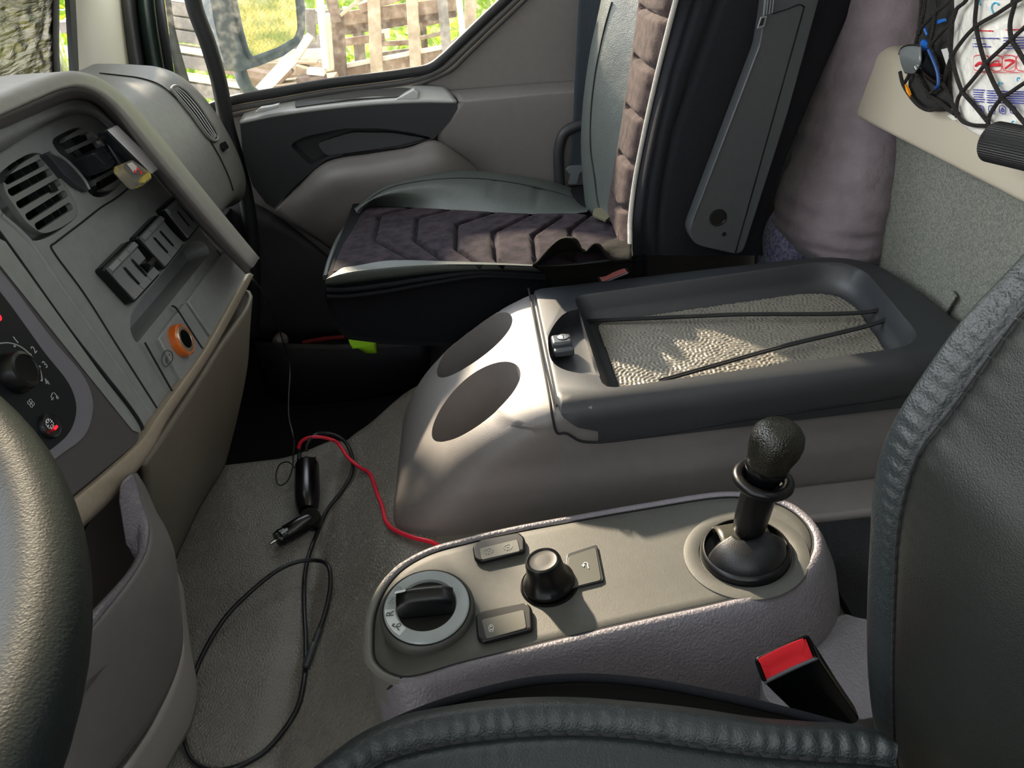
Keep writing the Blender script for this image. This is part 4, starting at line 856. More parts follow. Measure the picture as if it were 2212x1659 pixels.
w3 = [PZ(1630, 1424, .452), PZ(1746, 1372, .458), PZ(1768, 1422, .440), PZ(1650, 1478, .434)]
cc = sum(w3, V(0, 0, 0)) / 4; axx = ((w3[1] + w3[2]) - (w3[0] + w3[3])).normalized(); ayy = ((w3[0] + w3[1]) - (w3[2] + w3[3])); ayy = (ayy - axx * ayy.dot(axx)).normalized(); azz = (cc - PZ(1806, 1556, .372)).normalized()
bd = buckle('seat_belt_buckle', 'black buckle with large red release button beside the driver seat', cc, (axx, ayy, azz), (((w3[1] + w3[2]) - (w3[0] + w3[3])).length / 2, ((w3[0] + w3[1]) - (w3[2] + w3[3])).length / 2), RED, True, .09)

# ================================================================== passenger seat
def groover(lines, depth, wdt, dirn):
    segs = [(a, b) for l in lines for a, b in zip(l[:-1], l[1:])]
    A = np.array([tuple(a) for a, b in segs]); B = np.array([tuple(b) for a, b in segs]); AB = B - A; LL = (AB ** 2).sum(1); DN = np.array(tuple(Vector(dirn).normalized()))
    def f(vs, a_, b_):
        out = []
        for v in vs:
            p = np.array(tuple(v)); t = np.clip(((p - A) * AB).sum(1) / LL, 0, 1); e_ = p - (A + AB * t[:, None]); k_ = e_ @ DN; d = np.sqrt(((e_ - k_[:, None] * DN) ** 2).sum(1) + (k_ * .12) ** 2).min()
            out.append(v + Vector(dirn) * (depth * math.exp(-(d / wdt) ** 2)))
        return out
    return f
SEATY = 1.212
def ym(y): return 1.262 + (y - 1.212) * .93
def SZ(a, b, z): return PZ(a, b, 1.05 - (1.05 - z) * 1.041)
def SY(a, b, y): return PY(a, b, ym(y))
ps = empty('passenger_seat', (.0, 1.45, .0), 'passenger seat with plum velour chevron cushion and dark leather bolsters', 'seat')
def zr(l, z): return [SZ(a, b, z) for a, b in l]
gl_ = [[(899, 451), (821, 469), (809, 521), (900, 563)], [(981, 455), (902, 475), (897, 522), (968, 566)], [(1070, 462), (987, 489), (986, 538), (1035, 566)], [(1152, 465), (1066, 505), (1070, 556), (1085, 568)], [(1215, 470), (1151, 511), (1157, 559), (1160, 568)], [(1277, 467), (1231, 500), (1235, 525), (1240, 560)]]
gl3 = [zr(l, .550) for l in gl_]
vrows = [[SZ(782, 458, .50), SZ(784, 452, .535), SZ(797, 448, .553)] + zr([(900, 449), (1000, 454), (1130, 461), (1250, 462), (1300, 470), (1335, 490)], .555),
         [SZ(765, 486, .50), SZ(766, 484, .533), SZ(778, 480, .551)] + zr([(890, 480), (1000, 484), (1130, 490), (1250, 490), (1310, 495), (1345, 508)], .554),
         [SZ(730, 540, .50), SZ(733, 535, .532), SZ(745, 528, .549)] + zr([(870, 525), (1000, 528), (1130, 532), (1250, 530), (1320, 530), (1350, 535)], .552),
         [SZ(703, 600, .50), SZ(708, 592, .530), SZ(722, 586, .546)] + zr([(850, 572), (1000, 570), (1130, 573), (1245, 570), (1310, 560), (1350, 552)], .547)]
patch('cushion_velour', vrows, VELV, ps, 30, 26, disp=groover(gl3, .012, .0034, (0, 0, -1)))
# far bolster
b0 = [(775, 462), (800, 448), (900, 449), (1000, 455), (1130, 462), (1220, 463), (1268, 458)]
b1 = [(768, 455), (815, 425), (905, 408), (1000, 404), (1130, 415), (1230, 430), (1275, 446)]
b2 = [(768, 448), (818, 408), (905, 382), (1000, 375), (1130, 388), (1230, 412), (1280, 438)]
b3 = [(772, 443), (826, 398), (908, 375), (1000, 369), (1130, 381), (1228, 404), (1282, 432)]
rws = [zr(b0, .548), [SY(a, b, 1.575) for a, b in b1], [SY(a, b, 1.655) for a, b in b2], [SY(a, b, 1.685) + V(0, 0, .0) for a, b in b3], [SY(a, b, 1.705) + V(0, 0, -.03) for a, b in b3], [SY(a, b, 1.70) + V(0, -.01, -.16) for a, b in b3]]
gw = [[SY(1162, 402, 1.62), SY(1160, 455, 1.50)], [SY(1070, 402, 1.62), SY(1062, 440, 1.55)]]
cbo = patch('cushion_bolster', rws, LEATHG, ps, 10, 12, disp=groover(gw, .006, .005, (0, .4, -1)))
bpy.context.view_layer.update()
sl_ = [q for q in [RC(a, b + 5, cbo, .0008) for a, b in ((785, 445), (800, 425), (840, 402), (905, 387), (1000, 380), (1065, 384), (1130, 394), (1180, 405), (1230, 420), (1260, 434))] if q]
tube('bolster_seam', sl_, .0018, STITCH, ps, res=6)
stitch_jobs = [('cushion_bolster_stitching', sl_)]
# near leather edge with a flat front top and two folds beneath
n0 = [(722, 590), (760, 568), (850, 562), (960, 564), (1080, 568), (1200, 572), (1290, 563), (1360, 553)]
n1 = [(704, 603), (745, 590), (850, 577), (960, 571), (1080, 572), (1200, 575), (1290, 567), (1360, 557)]
n2 = [(703, 612), (745, 607), (850, 594), (960, 583), (1080, 580), (1200, 582), (1290, 575), (1360, 566)]
rws = [zr(n0, .548), zr(n1, .552), [SY(a, b, SEATY - .008) for a, b in n1], [SY(a, b, SEATY - .006) for a, b in n2], [SY(a, b + 6, SEATY + .006) for a, b in n2]]
patch('cushion_edge', rws, LEATHG, ps, 6, 8)
side = [(704, 608), (700, 640), (705, 668), (722, 700), (738, 722), (752, 733), (800, 739), (840, 744), (950, 748), (1120, 748), (1400, 748), (1400, 560), (1200, 578), (1080, 577), (960, 580), (850, 592), (745, 604)]
loops = []
for y, k, dz in ((SEATY + .012, .97, 0), (SEATY, .99, 0), (SEATY + .0, 1.0, 0), (1.45, 1.0, .005), (1.70, 1.0, 0)):
    c = SY(1000, 660, SEATY); loops.append([V(c.x + (p.x - c.x) * k, ym(y), c.z + (p.z - c.z) * k + dz) for p in [SY(a, b, SEATY) for a, b in side]])
for l in loops[1:]: pass
cb = loft('cushion_base', loops, FABR, ps, angle=40)
for dy_, r_ in ((26, .0045), (40, .004)):
    tube('fabric_fold', [SY(a, b, SEATY - .003) for a, b in ((706, 600 + dy_), (745, 596 + dy_ + 4), (830, 590 + dy_), (930, 580 + dy_ * .8), (1040, 574 + dy_ * .55), (1180, 585 + dy_ * .4))], r_, FABRS, ps, res=8)
tube('front_edge_strip', [SZ(785, 450, .548), SZ(760, 478, .535), SZ(735, 512, .525), SZ(714, 560, .52), SZ(703, 600, .515)], .006, LEATHG, ps, res=8)
box('seat_pedestal', (.10, 1.46, .19), (.42, .34, .36), CHAR, ps, bevel=.01)
# backrest
BPn = V(-1, 0, .2246); BPp = CAM + (V(.225, 1.212, .586) - CAM) * 1.041
def BP(a, b, h=0): return at(a, b, BPp + BPn.normalized() * h, BPn)
vf_ = [(1470, -640), (1400, -250), (1392, -90), (1386, 0), (1374, 110), (1357, 235), (1341, 330), (1326, 410), (1322, 442), (1335, 470), (1350, 495)]
vn_ = [(1600, -640), (1515, -250), (1484, -90), (1460, 0), (1420, 160), (1391, 290), (1370, 400), (1361, 480), (1361, 510), (1361, 535), (1362, 552)]
Fv = [BP(a, b) for a, b in vf_]; Nv = [BP(a, b, .0) for a, b in vn_]
mid = [[a.lerp(b, t) + BPn.normalized() * h for a, b in zip(Fv, Nv)] for t, h in ((0, 0), (.12, .012), (.5, .016), (.88, .012), (1, .002))]
gB = [[(1384, 15), (1400, 26), (1428, 34), (1450, 5), (1462, -30)], [(1372, 122), (1386, 136), (1409, 150), (1428, 122), (1434, 108)], [(1355, 230), (1370, 246), (1390, 262), (1405, 235)], [(1340, 330), (1352, 348), (1371, 364)], [(1324, 420), (1335, 446), (1362, 458)]]
gB3 = [[BP(a, b, .012) for a, b in l] for l in gB]
patch('backrest_velour', mid, VELB, ps, 16, 24, disp=groover(gB3, .011, .0045, tuple(-BPn.normalized())))
o1 = [(1400, -640), (1345, -250), (1325, -90), (1310, 0), (1284, 110), (1268, 235), (1267, 320), (1280, 410), (1290, 450), (1310, 490), (1340, 512)]
o2 = [(1440, -640), (1375, -250), (1350, -90), (1342, 0), (1315, 110), (1295, 235), (1290, 320), (1294, 410), (1300, 446), (1318, 484), (1346, 505)]
FO = [SY(a, b, 1.685) + V(-.006, 0, 0) for a, b in o1]; FM = [a.lerp(b, .42) + V(-.035, 0, 0) for a, b in zip(Fv, FO)]
FK = [p + V(.02, .02, 0) for p in FO]; FK2 = [p + V(.12, .015, .0) for p in FO]
bbo = patch('backrest_bolster', [Fv, FM, FO, FK, FK2], LEATHG, ps, 8, 10)
bpy.context.view_layer.update()
tube('bolster_seam', [q for q in [RC(a, b, bbo, .001) for a, b in ((1322, 4), (1306, 60), (1293, 120), (1283, 180), (1277, 240), (1276, 320), (1284, 380), (1292, 440), (1304, 480))] if q], .0022, STITCH, ps, res=6)
tube('piping', Nv, .0042, PIPE, ps, res=10)
e1 = [(a + 26 + max(0, (200 - b)) * .06, b) for a, b in vn_]; e2 = [(a + 62 + max(0, (300 - b)) * .1, b) for a, b in vn_]
e3 = [(a + 125 + max(0, (500 - b)) * .16, b) for a, b in vn_]; e4 = [(a + 285 + max(0, (500 - b)) * .2, b) for a, b in vn_]
gS = [[SY(a + 6, b, SEATY - .012) for a, b in e1], [SY(a, b, SEATY - .02) for a, b in e2]]
patch('backrest_side', [[p + V(.004, 0, 0) for p in Nv], [SY(a, b, SEATY - .012) for a, b in e1], [SY(a, b, SEATY - .018) for a, b in e2], [SY(a, b, SEATY - .02) for a, b in e3], [SY(a, b, SEATY + .01) for a, b in e4], [SY(a - 4, b, SEATY + .03) for a, b in e4]], FABRS, ps, 8, 8, disp=groover(gS, .006, .004, (0, 1, 0)))
# folded armrest on the backrest side
ARM = mat('armrest_dark_grey', '#3d4144', .42, [('noise', 900, .0002)], .04, 80)
aq = [(1668, -90), (1650, 40), (1640, 100), (1495, 478), (1488, 500), (1496, 522), (1512, 532), (1588, 549), (1604, 545), (1612, 525), (1700, 250), (1772, -10), (1795, -90)]
AP = [SY(a, b, 1.155) for a, b in aq]
ar = prism('folded_armrest', roundpoly(AP, .008, 3), (0, .032, 0), ARM, ps, .005, 4)
cut = tube('c', [SY(a, b, 1.1555) for a, b in ((1655, 34), (1700, 18), (1728, 6), (1737, 14), (1716, 90), (1650, 320), (1586, 552))], .0016, ARM, None, res=6, sm=4)
prism('armrest_groove', [SY(a, b, 1.1555) for a, b in ((1736, 12), (1739, 14), (1590, 546), (1587, 546))], (0, -.0008, 0), BLACK, ar)
tube('armrest_groove', [SY(a, b, 1.1545) for a, b in ((1668, 30), (1700, 20), (1728, 10), (1737, 16))], .001, BLACK, ar, res=6)
bpy.data.objects.remove(cut, do_unlink=True)
tube('armrest_highlight_edge', [SY(a, b, 1.156) for a, b in ((1642, 98), (1600, 208), (1550, 338), (1497, 476))], .0022, ARM, ar, res=8)
lathe('pivot_cover', [(.0145, -.002), (.0145, .0014), (.0125, .0016), (.0118, .0008), (0, .0008)], SY(1551, 470, 1.1545), (0, -1, 0), BLACK, ar, 32)
lathe('screw_head', [(.0038, 0), (.003, .0015), (0, .0018)], SY(1564, 506, 1.1545), (0, -1, 0), BLACK, ar, 16)
for k in range(4): prism('release_rib', [SY(a, b, 1.152) for a, b in ((1654 + k * 6, -30), (1657 + k * 6, -30), (1650 + k * 6, 34 - k * 2), (1647 + k * 6, 34 - k * 2))], (0, -.003, 0), mat('rib_grey', '#6d7276', .4), ar, .0006)
prism('release_slot', [SY(a, b, 1.153) for a, b in ((1642, 36), (1656, 33), (1650, 58), (1634, 62))], (0, -.004, 0), mat('rib_grey', '#6d7276', .4), ar, .001)
prism('release_slot_hole', [SY(a, b, 1.1485) for a, b in ((1645, 40), (1652, 38), (1648, 54), (1639, 57))], (0, -.0005, 0), BLACK, ar)
# crumpled black flap of the seat cover
cl_ = [[SZ(1170, 560, .553), SZ(1205, 545, .556), SZ(1235, 540, .556), SZ(1262, 540, .556), SZ(1285, 534, .556), SZ(1315, 522, .558), SZ(1362, 498, .562)],
       [SZ(1160, 567, .560), SZ(1204, 530, .575), SZ(1233, 524, .578), SZ(1262, 538, .565), SZ(1285, 531, .565), SZ(1320, 532, .562), SZ(1364, 520, .562)],
       [SZ(1153, 573, .564), SZ(1210, 517, .600), SZ(1238, 516, .600), SZ(1262, 544, .572), SZ(1286, 526, .588), SZ(1318, 560, .556), SZ(1364, 560, .556)],
       [SY(1160, 582, 1.205), SY(1214, 528, 1.190), SY(1244, 525, 1.188), SY(1264, 553, 1.205), SY(1294, 533, 1.190), SY(1322, 566, 1.200), SY(1366, 566, 1.205)],
       [SY(1180, 595, 1.205), SY(1222, 560, 1.188), SY(1250, 566, 1.196), SY(1268, 572, 1.204), SY(1300, 556, 1.190), SY(1330, 578, 1.204), SY(1366, 576, 1.206)],
       [SY(1200, 640, 1.214), SY(1230, 640, 1.210), SY(1255, 640, 1.210), SY(1275, 640, 1.210), SY(1305, 640, 1.208), SY(1330, 640, 1.21), SY(1368, 640, 1.21)]]
patch('crumpled_cover_flap', cl_, mat('black_stretch_cloth', '#1a1917', .9, [('noise', 400, .0004), ('noise', 30, .004)], spec=.15), ps, 7, 7, thick=.002)
prism('tag_strip', zr([(1283, 455), (1300, 452), (1318, 472), (1308, 480), (1280, 468)], .562), (0, 0, .004), mat('olive_tag', '#5a5743', .8), ps)
w3 = [PY(1287, 594, 1.26), PY(1350, 567, 1.27), PY(1356, 592, 1.245), PY(1298, 613, 1.235)]
cc = sum(w3, V(0, 0, 0)) / 4; axx = ((w3[1] + w3[2]) - (w3[0] + w3[3])).normalized(); ayy = ((w3[0] + w3[1]) - (w3[2] + w3[3])); ayy = (ayy - axx * ayy.dot(axx)).normalized(); azz = axx.cross(ayy); azz = azz if azz.z > 0 else -azz
cc += V(0, -.0, 0)
buckle('seat_belt_buckle', 'small buckle with pale pink-red button standing between passenger seat and large console', cc, (axx, ayy, azz), (((w3[1] + w3[2]) - (w3[0] + w3[3])).length / 2, ((w3[0] + w3[1]) - (w3[2] + w3[3])).length / 2), mat('pale_red_plastic', '#f09290', .35), False, .07)
# seat belt at the rear of the door
WEB = mat('belt_webbing', '#3a4550', .6, [('ridge', 260, .0006)], sheen=.2)
bl = [(1252, -90), (1249, 0), (1242, 150), (1236, 290), (1230, 345), (1226, 366)]; br = [(1312, -90), (1305, 0), (1298, 150), (1283, 290), (1274, 335), (1270, 366)]
B0 = [PY(a, b, 1.712) for a, b in bl]; B1 = [PY(a, b, 1.712) for a, b in br]
belt = patch('seat_belt', [B0, [a.lerp(b, .5) + V(0, .003, 0) for a, b in zip(B0, B1)], B1], WEB, None, 3, 6, thick=.0015)
tag(belt, 'dark grey belt webbing hanging behind the passenger seat with grey anchor plate', 'seat belt')
prism('anchor_plate', roundpoly([PY(a, b, 1.70) for a, b in ((1221, 366), (1232, 358), (1262, 357), (1279, 350), (1274, 360), (1252, 374), (1246, 398), (1227, 398), (1233, 378))], .003, 3), (0, .004, 0), mat('anchor_grey_steel', '#8b9498', .35, metal=.6), belt, .001)
tube('anchor_cover', [PY(a, b, 1.715) for a, b in ((1212, 430), (1207, 360), (1208, 320), (1219, 288), (1245, 272), (1262, 268))], .012, CHAR, belt, res=12)

# ================================================================== pillow, blue cloth
def blob(name, rows, yc, hd, M, label, cat, sq=2.4, n=40, back=None, wr=0):
    loops = []
    for a, l, r_ in rows:
        c = PY((l + r_) / 2, a, yc); hw = abs(PY(r_, a, yc).x - PY(l, a, yc).x) / 2; L = []
        for k in range(n):
            t = 2 * math.pi * k / n; cx = math.copysign(abs(math.cos(t)) ** (2 / sq), math.cos(t)); cy = math.copysign(abs(math.sin(t)) ** (2 / sq), math.sin(t))
            L.append(c + V(cx * hw * 1.0, cy * min(hd, hw * 1.6), 0))
        loops.append(L)
    loops = [list(x) for x in zip(*[cr([l[k] for l in loops], 8) for k in range(n)])]
    if wr:
        for i, l in enumerate(loops):
            c = sum(l, V(0, 0, 0)) / n
            for k in range(n):
                d = (l[k] - c); a = 2 * math.pi * k / n
                w_ = math.sin(i * .9 + 2.2 * math.sin(a * 1.5 + i * .05)) * math.cos(a * 2 + i * .11) + .6 * math.sin(i * .37 + a * 3)
                l[k] = l[k] + d.normalized() * wr * w_
    o = loft(name, loops, M, None, angle=80); tag(o, label, cat); return o
prow = [(-120, 1802, 1992), (0, 1790, 1987), (100, 1776, 1960), (200, 1764, 1938), (265, 1752, 1928), (330, 1738, 1928), (400, 1708, 1918), (450, 1690, 1908), (485, 1686, 1898), (515, 1705, 1890), (540, 1745, 1876), (556, 1790, 1860)]
pw = blob('pillow', prow, 1.33, .13, PILW, 'long mauve plush pillow wedged upright between the passenger seat and rear wall', 'pillow', 2.2, 64, wr=.0022)
tube('pillow_seam', [PY(a, b, 1.222) for a, b in ((1960, -90), (1950, 20), (1941, 100), (1912, 190), (1888, 250), (1880, 330), (1868, 420), (1858, 490), (1850, 535))], .0010, mat('seam_mauve', '#5d545b', .9), pw, res=6)
blob('folded_cloth', [(440, 1692, 1708), (462, 1678, 1722), (490, 1664, 1745), (520, 1652, 1772), (560, 1642, 1792), (600, 1640, 1792)], 1.36, .06, BLUEF, 'blue and lilac melange cloth crumpled below the pillow', 'cloth', 2.2, 36)

# ================================================================== driver seat
ds = empty('driver_seat', (.1, .12, .0), 'black leather driver seat with stitched bolsters in the foreground', 'seat')
S0 = [(2560, 70), (2420, 330), (2310, 450), (2212, 560), (2100, 668), (2012, 785), (1950, 885), (1913, 960), (1894, 1050), (1886, 1150), (1879, 1250), (1876, 1350), (1879, 1450), (1895, 1560), (1925, 1640), (1970, 1720)]
ST = [(2590, 160), (2440, 440), (2320, 560), (2212, 668), (2125, 785), (2050, 890), (1988, 970), (1955, 1060), (1938, 1150), (1932, 1250), (1929, 1350), (1927, 1450), (1929, 1560), (1936, 1640), (1960, 1700), (2000, 1780)]
P0 = [PY(a, b, .405) for a, b in S0]; P2 = [PY(a, b, .375) for a, b in ST]
PB = [p + V(.10, .0, 0) for p in P0]; Pa = [p + V(.012, .004, 0) for p in P0]
P1 = [a.lerp(b, .4) + V(-.006, .006, .003) for a, b in zip(P0, P2)]; P15 = [a.lerp(b, .8) + V(-.003, .002, .001) for a, b in zip(P0, P2)]
P3 = [p + V(.000, -.016, .001) for p in P2]; P4 = [p + V(.010, -.07, .000) for p in P2]; P5 = [p + V(.045, -.14, 0) for p in P2]; P6 = [p + V(.055, -.25, 0) for p in P2]; P7 = [p + V(.045, -.36, 0) for p in P2]; P8 = [p + V(.0, -.45, 0) for p in P2]
def pucker(line, amp, n):
    A = np.array([tuple(p) for p in cr(line, 10)]); acc = np.r_[0, np.cumsum(np.sqrt(((A[1:] - A[:-1]) ** 2).sum(1)))]
    def f(vs, a_, b_):
        out = []
        for v in vs:
            d = ((A - np.array(tuple(v))) ** 2).sum(1); i = d.argmin(); dd = math.sqrt(d[i])
            k = math.exp(-(dd / .006) ** 2); kk = math.exp(-((dd - .012) / .009) ** 2)
            out.append(v - (v - CAM).normalized() * (-.0035 * k + kk * amp * math.sin(acc[i] * n)))
        return out
    return f
patch('backrest', [PB, Pa, P0, P1, P15, P2], LEATH, ds, 9, 12, disp=pucker(P2, .0011, 560))
patch('backrest_face', [P2, P3, P4, P5, P6, P7, P8], LEATHD, ds, 8, 10, disp=pucker(P2, .0005, 420))
def stitches(name, line, par, step=.0125, L=.0085, r=.0011, lift=.0016):
    P = cr(line, 20); R_ = resample(P, int(sum((b - a).length for a, b in zip(P, P[1:])) / step)); out = []
    for a, b in zip(R_, R_[1:]):
        d = (b - a); t = (CAM - a).normalized() * lift; m = (a + b) / 2
        out.append(tube('t', [a + t * .2, m - d * .2 + t, m + d * .2 + t, b - d * .12 + t * .2], r, STITCH, par, res=5, sm=2))
    return merge(name, out)
stitches('backrest_stitching', P2[1:-1], ds)
C_out = [(560, 1760), (640, 1690), (700, 1642), (773, 1589), (858, 1551), (985, 1525), (1111, 1511), (1238, 1509), (1400, 1521), (1512, 1534), (1638, 1553), (1765, 1563), (1828, 1566), (1892, 1577), (1935, 1605)]
C_st = [(640, 1800), (740, 1700), (811, 1652), (874, 1627), (985, 1604), (1050, 1596), (1111, 1590), (1238, 1585), (1365, 1593), (1512, 1614), (1638, 1631), (1720, 1638), (1797, 1643), (1870, 1648), (1935, 1655)]
C_fb = [(640, 1730), (700, 1668), (760, 1620), (830, 1570), (890, 1543), (950, 1520), (1016, 1500), (1143, 1471), (1270, 1463), (1400, 1474), (1512, 1494), (1638, 1522), (1740, 1548), (1820, 1570), (1900, 1600)]
Cz = [PZ(a, b, .497) for a, b in C_out]; Cs = [PZ(a, b, .499) for a, b in C_st]
Cm = [a.lerp(b, .45) + V(0, 0, .010) for a, b in zip(Cz, Cs)]
C1_ = [p + V(0, .010, -.014) for p in Cz]; C0_ = [p + V(0, .006, -.07) for p in Cz]
Ca = [p + V(0, -.015, .003) for p in Cs]; Cb = [p + V(0, -.08, -.006) for p in Cs]; Cc = [p + V(0, -.2, -.02) for p in Cs]; Cd = [p + V(0, -.36, -.0) for p in Cs]; Ce = [p + V(0, -.42, -.05) for p in Cs]
patch('cushion_bolster', [C0_, C1_, Cz, Cm, Cs], LEATH, ds, 9, 12, disp=pucker(Cs, .0011, 500))
patch('cushion_top', [Cs, Ca, Cb, Cc, Cd, Ce], LEATH, ds, 8, 10, disp=pucker(Cs, .0005, 420))
stitches('cushion_stitching', Cs, ds)
fb = [PZ(a, b, .455) for a, b in C_fb]
patch('side_fabric_edge', [[p + V(0, .012, -.10) for p in fb], [p + V(0, .006, -.012) for p in fb], fb, [p + V(0, -.012, .003) for p in fb], [p + V(0, -.05, -.01) for p in fb]], mat('ribbed_black_fabric', '#121210', .9, [('noise', 700, .0006)], spec=.15), ds, 5, 8)
tube('fabric_roll', [p + V(0, -.010, .012) for p in fb[3:14]], .004, FABRS, ds, res=8)
box('seat_pan', (.04, .11, .33), (.44, .44, .22), FABR, ds, bevel=.02)

# ================================================================== steering wheel
sw_ = empty('steering_wheel', (-.372, .119, .929), 'black leather steering wheel rim close in the left foreground', 'steering wheel')
wn = V(math.sin(.353), 0, math.cos(.353)); wf = V(-wn.z, 0, wn.x); wc = V(-.372, .119, .929)
def wp(t, r, h=0): return wc + V(0, 1, 0) * math.cos(t) * r + wf * math.sin(t) * r + wn * h
tube('rim', [wp(2 * math.pi * k / 96, .225) for k in range(96)], .0165, mat('wheel_leather', '#141b1b', .5, [('voro', 900, .00008), ('noise', 260, .0001)], spec=.2), sw_, closed=True, res=24, sm=0)
for a in (.0 + math.pi, math.pi * .5, math.pi * 1.5): tube('spoke', [wp(a, .05, -.03), wp(a, .12, -.03), wp(a, .212, -.004)], .012, BLACK, sw_, res=12)
lathe('hub', [(0, -.05), (.07, -.05), (.078, -.035), (.07, -.02), (0, -.014)], wc, wn, BLACK, sw_, 48)
lathe('steering_column', [(0, -.35), (.035, -.35), (.035, -.05), (0, -.05)], wc, wn, CHAR, sw_, 32)

# ================================================================== charger and cables on the floor covering
def ML(px, py, lift=0):
    z = MZ
    for _ in range(12): p = PZ(px, py, z + lift); z = mat_h(p.x, p.y)
    return PZ(px, py, z + lift)
CAB = mat('black_cable', '#15171a', .42, None)
ch = empty('car_charger', ML(660, 1110), 'black twin-port car charger with angled plug lying on the grey floor covering', 'charger')
a, b = ML(663, 1003, .030), ML(664, 1100, .022)
d = (b - a).normalized(); up = V(0, 0, 1); L = (b - a).length; s = pxs(a)
lathe('charger_body', [(0, 0), (21 * s, 0), (24 * s, .002), (25.5 * s, .006), (26 * s, L * .6), (25 * s, L * .8), (22 * s, L * .96), (17 * s, L * 1.04), (0, L * 1.05)], a, d, mat('charger_black', '#0b0b10', .25, None, spec=.6), ch, 40)
j = ML(672, 1122, .020)
lathe('hinge_joint', [(0, -.014), (19 * s, -.014), (20.5 * s, -.011), (20.5 * s, .010), (19 * s, .013), (9 * s, .0135), (0, .0125)], j, (V(0, 0, 1) + V(.1, -.5, 0)).normalized(), BLACK, ch, 40)
c = ML(598, 1166, .016); dd = (c - j).normalized(); L2 = (c - j).length
lathe('plug', [(0, 0), (15 * s, 0), (17 * s, .01), (18.5 * s, .02), (18 * s, L2 * .72), (16.5 * s, L2 * .75), (17 * s, L2 * .9), (15 * s, L2 * .93), (15 * s, L2), (9 * s, L2 * 1.02), (0, L2 * 1.02)], j, dd, mat('charger_black', '#0b0b10'), ch, 40)
lathe('plug_tip', [(0, 0), (3.5 * s, 0), (3.8 * s, .008), (2.5 * s, .0115), (0, .012)], c + dd * .001, dd, CHROME, ch, 16)
sd = dd.cross(up).normalized()
prism('side_contact', roundpoly([ML(606, 1150, .034), ML(620, 1140, .034), ML(623, 1145, .034), ML(609, 1155, .034)], .001, 3), (0, 0, .0008), CHROME, ch, .0003)
box('end_lug', c + sd * -.010 + dd * -.004 + V(0, 0, .006), (.006, .005, .004), CHROME, ch, bevel=.001)
for k in range(5): tube('top_rib', [a + d * .001 + V(.006 + k * .0028, -.002, .004), a - d * .010 + V(.006 + k * .0028, 0, .006)], .0011, mat('charger_black', '#0b0b10'), ch, res=6)
merge('jack_strain_relief', [lathe('t', [(0, 0), (.0040, 0), (.0042, .004), (.0036, .018), (.003, .028), (0, .028)], ML(647, 1003, .028), (ML(645, 966, .034) - ML(647, 1003, .028)).normalized(), BLACK, ch, 16)] + [tube('t', [ML(647, 1000 - k * 5, .031) + V(math.cos(t) * .0044, 0, math.sin(t) * .0044) for t in [math.pi / 4 * q for q in range(8)]], .0005, BLACK, ch, closed=True, res=5, sm=0) for k in range(7)])
merge('usb_plug', [lathe('t', [(0, 0), (.0055, 0), (.0055, .012), (.0035, .020), (.0030, .028), (0, .028)], ML(662, 1008, .030), (ML(660, 972, .034) - ML(662, 1008, .030)).normalized(), mat('usb_dark_grey', '#34373b', .4), ch, 20)])
def cable(name, pts, r, M, label, cat='cable', res=10):
    return tag(tube(name, pts, r, M, None, res=res, sm=8), label, cat)
cable('red_cable', [ML(645, 968, .034), ML(650, 955, .045), ML(665, 946, .052), ML(690, 944, .055), ML(720, 951, .050), ML(738, 968, .045), ML(752, 988, .030), ML(775, 1008, .012), ML(798, 1022, .006), ML(806, 1040, .005), ML(815, 1068, .005), ML(826, 1095, .005), ML(832, 1122, .005), ML(845, 1140, .006), ML(868, 1152, .007), ML(900, 1163, .008), ML(935, 1172, .010), ML(965, 1190, .006)], .0033, REDC, 'red cable running from the charger to under the control console')
bk = cable('black_cable', [ML(661, 975, .034), ML(664, 958, .046), ML(680, 940, .055), ML(708, 936, .055), ML(735, 946, .045), ML(755, 970, .03), ML(762, 998, .015), ML(757, 1030, .008), ML(735, 1065, .005), ML(708, 1100, .005), ML(692, 1135, .006), ML(676, 1175, .006), ML(664, 1212, .008), ML(658, 1250, .005), ML(657, 1310, .004), ML(660, 1370, .004), ML(660, 1430, .004), ML(655, 1480, .004), ML(642, 1530, .004), ML(615, 1575, .004), ML(570, 1625, .004), ML(515, 1655, .004), ML(460, 1665, .004), ML(420, 1648, .004), ML(398, 1605, .004), ML(398, 1545, .004), ML(415, 1470, .004), ML(445, 1400, .006), ML(490, 1330, .012), ML(545, 1275, .020), ML(600, 1232, .026), ML(645, 1213, .028), ML(688, 1211, .026), ML(710, 1225, .022), ML(714, 1260, .014), ML(708, 1300, .008), ML(697, 1340, .007), ML(688, 1365, .007)], .0034, CAB, 'black cable looped on the grey floor covering, plugged into the charger')
lathe('connector_sleeve', [(0, 0), (.0042, 0), (.0046, .004), (.0046, .018), (.0036, .021), (.0056, .025), (.0056, .055), (.0045, .058), (0, .058)], ML(690, 1360, .008), (ML(663, 1432, .008) - ML(690, 1360, .008)).normalized(), mat('usb_dark_grey', '#34373b'), bk, 20)
q = ML(664, 1428, .009); q2 = ML(658, 1440, .009)
tube('connector_tip', [q, q2], .0034, CHROME, bk, res=8)
# thin wire from the dashboard
cable('thin_black_wire', [DF(536, 592, -.004), PX(548, 606, -.345), PX(572, 636, -.36), PX(592, 680, -.38), PX(612, 740, -.40), PX(626, 790, -.41), PX(624, 850, -.40), PX(624, 900, -.38), PX(634, 945, -.36), ML(633, 985, .03), ML(632, 1010, .02), ML(620, 1040, .012), ML(606, 1049, .008), ML(598, 1040, .008), ML(597, 1020, .012), ML(605, 1003, .02), ML(622, 998, .028), ML(636, 1010, .030)], .0013, CAB, 'thin black wire hanging from the dashboard trim down to the charger', 'wire', 8)
